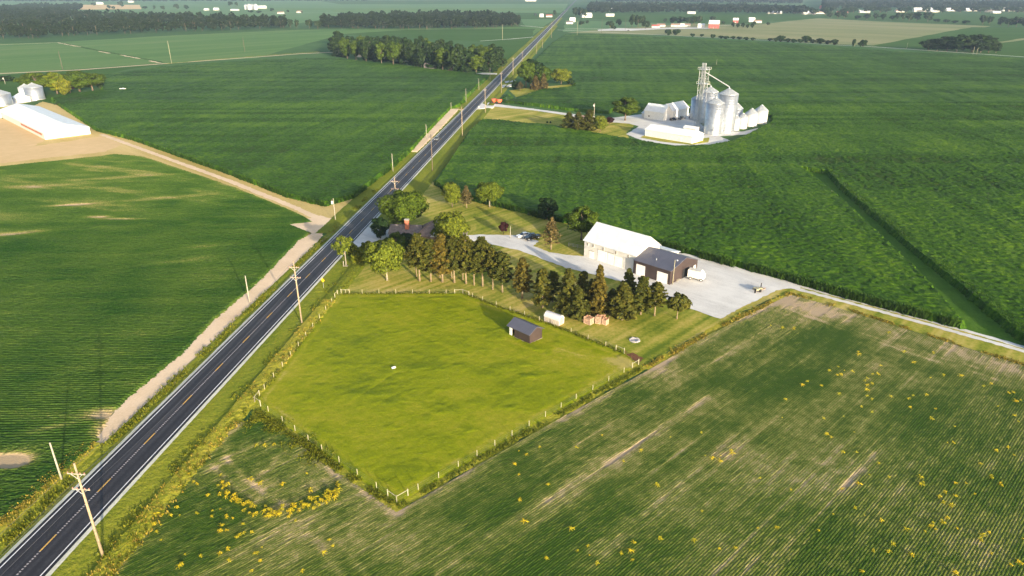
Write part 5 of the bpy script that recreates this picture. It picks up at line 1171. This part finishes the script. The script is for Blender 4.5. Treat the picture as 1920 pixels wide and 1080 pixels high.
for x, y, L, rm, lab in [(1222,52,15,'barnred','low red-roofed building left in the far row above the silos'), (1232,50,16,'shinglebrown','brown-roofed house behind the low red-roofed building, left of the white-roofed one'), (1258,50,18,'shinglebrown','long low brown-roofed building in the middle of the far row'), (1270,50,14,'brightroof','white-roofed low building in the far row'), (1282,50,13,'shinglebrown','dark-roofed building right in the far row next to dark trees')]:
    far((x, y), L, 9, 3.2, 5.6, -8, 'stucco', rm, 'long_house', lab)
far((1092, 33), 26, 16, 6, 11, 10, 'white', 'brightroof', 'white_barn', 'broad white barn beside the road near the top of the photo', 'barn')
far((1062, 45), 14, 10, 3.5, 6, 0, 'white', 'shingle', 'white_house', 'white house on the right of the road before the far wood')
far((1068, 41), 12, 9, 5.5, 9, -12, 'trim', 'brightroof', 'white_house', 'tall bright white house behind the one on the right of the road')
far((1136, 31), 22, 9, 4, 7, -8, 'stucco', 'whiteroof', 'low_house', 'long pale house below the far wood, right of the white barn')
far((1144, 21), 14, 12, 7, 13, 15, 'white', 'brightroof', 'white_barn', 'white gabled barn in the edge of the far wood', 'barn')
far((1112, 19), 16, 14, 9, 14, 15, 'white', 'whiteroof', 'white_house', 'pale tall house in the trees beside the far end of the road')
far((1289, 26), 36, 15, 6, 9, -4, 'white', 'whiteroof', 'long_shed', 'long white shed standing in front of the far wood', 'shed')
far((1012, 32), 10, 9, 5, 8, 0, 'trim', 'whiteroof', 'white_house', 'small white house in the field left of the road near the top')
far((1024, 32), 16, 9, 3.5, 6, 0, 'stucco', 'barnred', 'red_house', 'low red-roofed house left of the road near the top')
gs = sheet('gravel_yard', px([(1120,56),(1160,53),(1190,54),(1250,52),(1330,52),(1330,54),(1240,55),(1180,58),(1122,58)]), M['gravel'], z=.3, amp=.5, step=10)
car(P(1178, 58.5), R(10), 'dark vehicle parked at the edge of the far gravel lot', 'carblack', 'pickup', .31)
for i, (x, y, L, h, rm, lab) in enumerate([(180,8.5,46,14,'brightroof','large white farm building at far upper left on the stubble field'), (240,5,40,13,'brightroof','white gabled building right of the far stubble field'), (382,19.5,22,9,'brightroof','white house left of the far upper left bins'), (400,19.5,24,12,'brightroof','taller white house left of the far upper left bins'),
     (432,20,40,7,'brightroof','low white building left of the far upper left bins'), (482,16,50,14,'brightroof','big white shed right of the far upper left bins'), (520,26,26,9,'shinglebrown','brown-roofed house at the far hamlet above the left wood'), (556,24,22,9,'shinglebrown','pinkish house at the right end of the far upper left hamlet')]):
    far((x, y), L, 16, h * .55, h, -6, 'white' if 'white' in lab else 'stucco', rm, 'far_house', lab)
for i in range(4): grainbin(462 + i * 6, 18 + (i % 2) * .5, 6, 9.5 - (i % 2), 7.5, 'white round bin, %s from the left at the far upper left farm' % orn[i], wall='oldsteel', ladder=False, grp='far white bins')
for x, y, L, h, rm, wm, lab in [(1440,26,60,11,'whiteroof','white','long pale shed at the far edge of the right-hand wood'), (1505,27,56,13,'whiteroof','stucco','broad pale gabled building right of the long pale shed'), (1538,17,32,17,'barnred','barnred','red and white house above the far village'), (1612,24,46,11,'brightroof','stucco','pale house in the far village right of the red one'),
    (1680,23,40,10,'shinglebrown','stucco','brown-roofed house in the far village'), (1714,22,84,17,'brightroof','white','large bright white building in the far village at upper right'), (1745,23,40,12,'brightroof','white','white gabled house right of the large bright building'), (1775,21,60,14,'whiteroof','stucco','pale house far right of the bright building'),
    (1812,21,60,13,'whiteroof','stucco','pale long house near the top right'), (1850,23,50,13,'shingle','white','grey-roofed white house near the top right'), (1880,21,60,15,'whiteroof','white','pale barn close to the top right corner'), (1912,20,60,13,'brightroof','white','white house at the top right corner'), (1530,26,40,10,'shinglebrown','stucco','brown house just right of the broad pale building'), (1570,26,46,10,'barnred','stucco','low reddish house row in the far village'), (1862,25,34,9,'brightroof','white','small white house below the top right barns')]:
    far((x, y), L, 22, h * .5, h, -5, wm, rm, 'village_house', lab)
many('far1', [(x, y, 18, 24) for x, y in [(1490,26),(1518,25),(1545,25),(1560,23),(1590,25),(1600,24),(1625,24),(1638,23),(1650,24),(1662,24),(1690,24),(1700,24),(1735,24),(1758,23),(1765,24),(1790,23),(1800,24),(1825,23),(1838,24),(1846,23),(1868,24),(1873,22),(1890,24),(1900,23),(1908,25),(1918,24),(1930,23),(1525,28),(1548,28),(1580,28)]],
     'blue-green tree among the far village houses at upper right', 'trees among the far village houses')
far((985, 2.5), 90, 30, 12, 20, -4, 'white', 'brightroof', 'far_barn', 'white barn alone on the skyline left of the road', 'barn')
gable('garden_shed', 'small pink-roofed shed at the left foot of the grove', 'shed', P(668, 107), R(-20), 6, 5, 2.6, 4.2, 'stucco', 'shinglebrown')
gable('grove_house', 'house glimpsed under the trees in the middle of the grove', 'house', P(795, 128), R(-15), 12, 7, 2.8, 4.6, 'shingle', 'shingle')
gable('grove_garage', 'small shed under the trees near the road end of the grove', 'shed', P(838, 132), R(-15), 6, 5, 2.4, 3.6, 'shinglebrown', 'shinglebrown')

# ------------------------------------------------------------------ light, air, camera
EL, AZ = R(11.3), R(151)                                    # sun low behind the camera, to the right
W = bpy.data.worlds.new('World'); S.world = W; W.use_nodes = True; wt = W.node_tree
sky = wt.nodes.new('ShaderNodeTexSky'); sky.sky_type = 'NISHITA'; sky.sun_disc = False; sky.sun_elevation = EL; sky.sun_rotation = AZ; sky.altitude = 200; sky.air_density = 1.0; sky.dust_density = 3.0; sky.ozone_density = 1.0
wt.links.new(sky.outputs[0], wt.nodes['Background'].inputs[0]); wt.nodes['Background'].inputs[1].default_value = SKY
W.cycles.sampling_method = 'NONE'
sl = bpy.data.lights.new('sun', 'SUN'); sl.energy = SUN; sl.angle = R(.53); sl.color = (1., .865, .64)
so_ = bpy.data.objects.new('sun', sl); COL.objects.link(so_); so_.location = (60, -120, 60)
dv = np.array([math.sin(AZ) * math.cos(EL), math.cos(AZ) * math.cos(EL), math.sin(EL)])
import mathutils
so_.rotation_euler = mathutils.Vector(dv).to_track_quat('Z', 'Y').to_euler()
hz = MB().box(-8000, -1000, -1.5, 8000, 9600, 78).build('haze', newmat('haze_air')[0]); tag(hz, kind='stuff'); hz['label'] = 'thin blue haze in the air over the plain'; hz['category'] = 'haze'
hm = hz.data.materials[0]; nt = hm.node_tree; nt.nodes.remove(nt.nodes['Principled BSDF']); pv = nt.nodes.new('ShaderNodeVolumePrincipled')
pv.inputs['Color'].default_value = (.36, .50, .72, 1); pv.inputs['Density'].default_value = HAZE; pv.inputs['Anisotropy'].default_value = 0.0
nt.links.new(pv.outputs[0], nt.nodes['Material Output'].inputs['Volume'])
cam = bpy.data.cameras.new('camera'); co_ = bpy.data.objects.new('camera', cam); COL.objects.link(co_); co_.location = (0, 0, H); co_.rotation_euler = (math.pi / 2 - TH, 0, 0)
cam.sensor_width = 36; cam.lens = 36 * F / 1920; cam.clip_end = 30000; cam.clip_start = .5; S.camera = co_
S.view_settings.view_transform = 'Standard'; S.view_settings.look = 'None'; S.view_settings.gamma = 1; S.view_settings.exposure = EXPO
S.cycles.max_bounces = 6; S.cycles.diffuse_bounces = 3; S.cycles.volume_bounces = 0; S.cycles.transparent_max_bounces = 6
S.cycles.use_denoising = True; S.cycles.denoiser = 'OPENIMAGEDENOISE'; S.cycles.denoising_input_passes = 'RGB_ALBEDO_NORMAL'; S.cycles.denoising_prefilter = 'NONE'
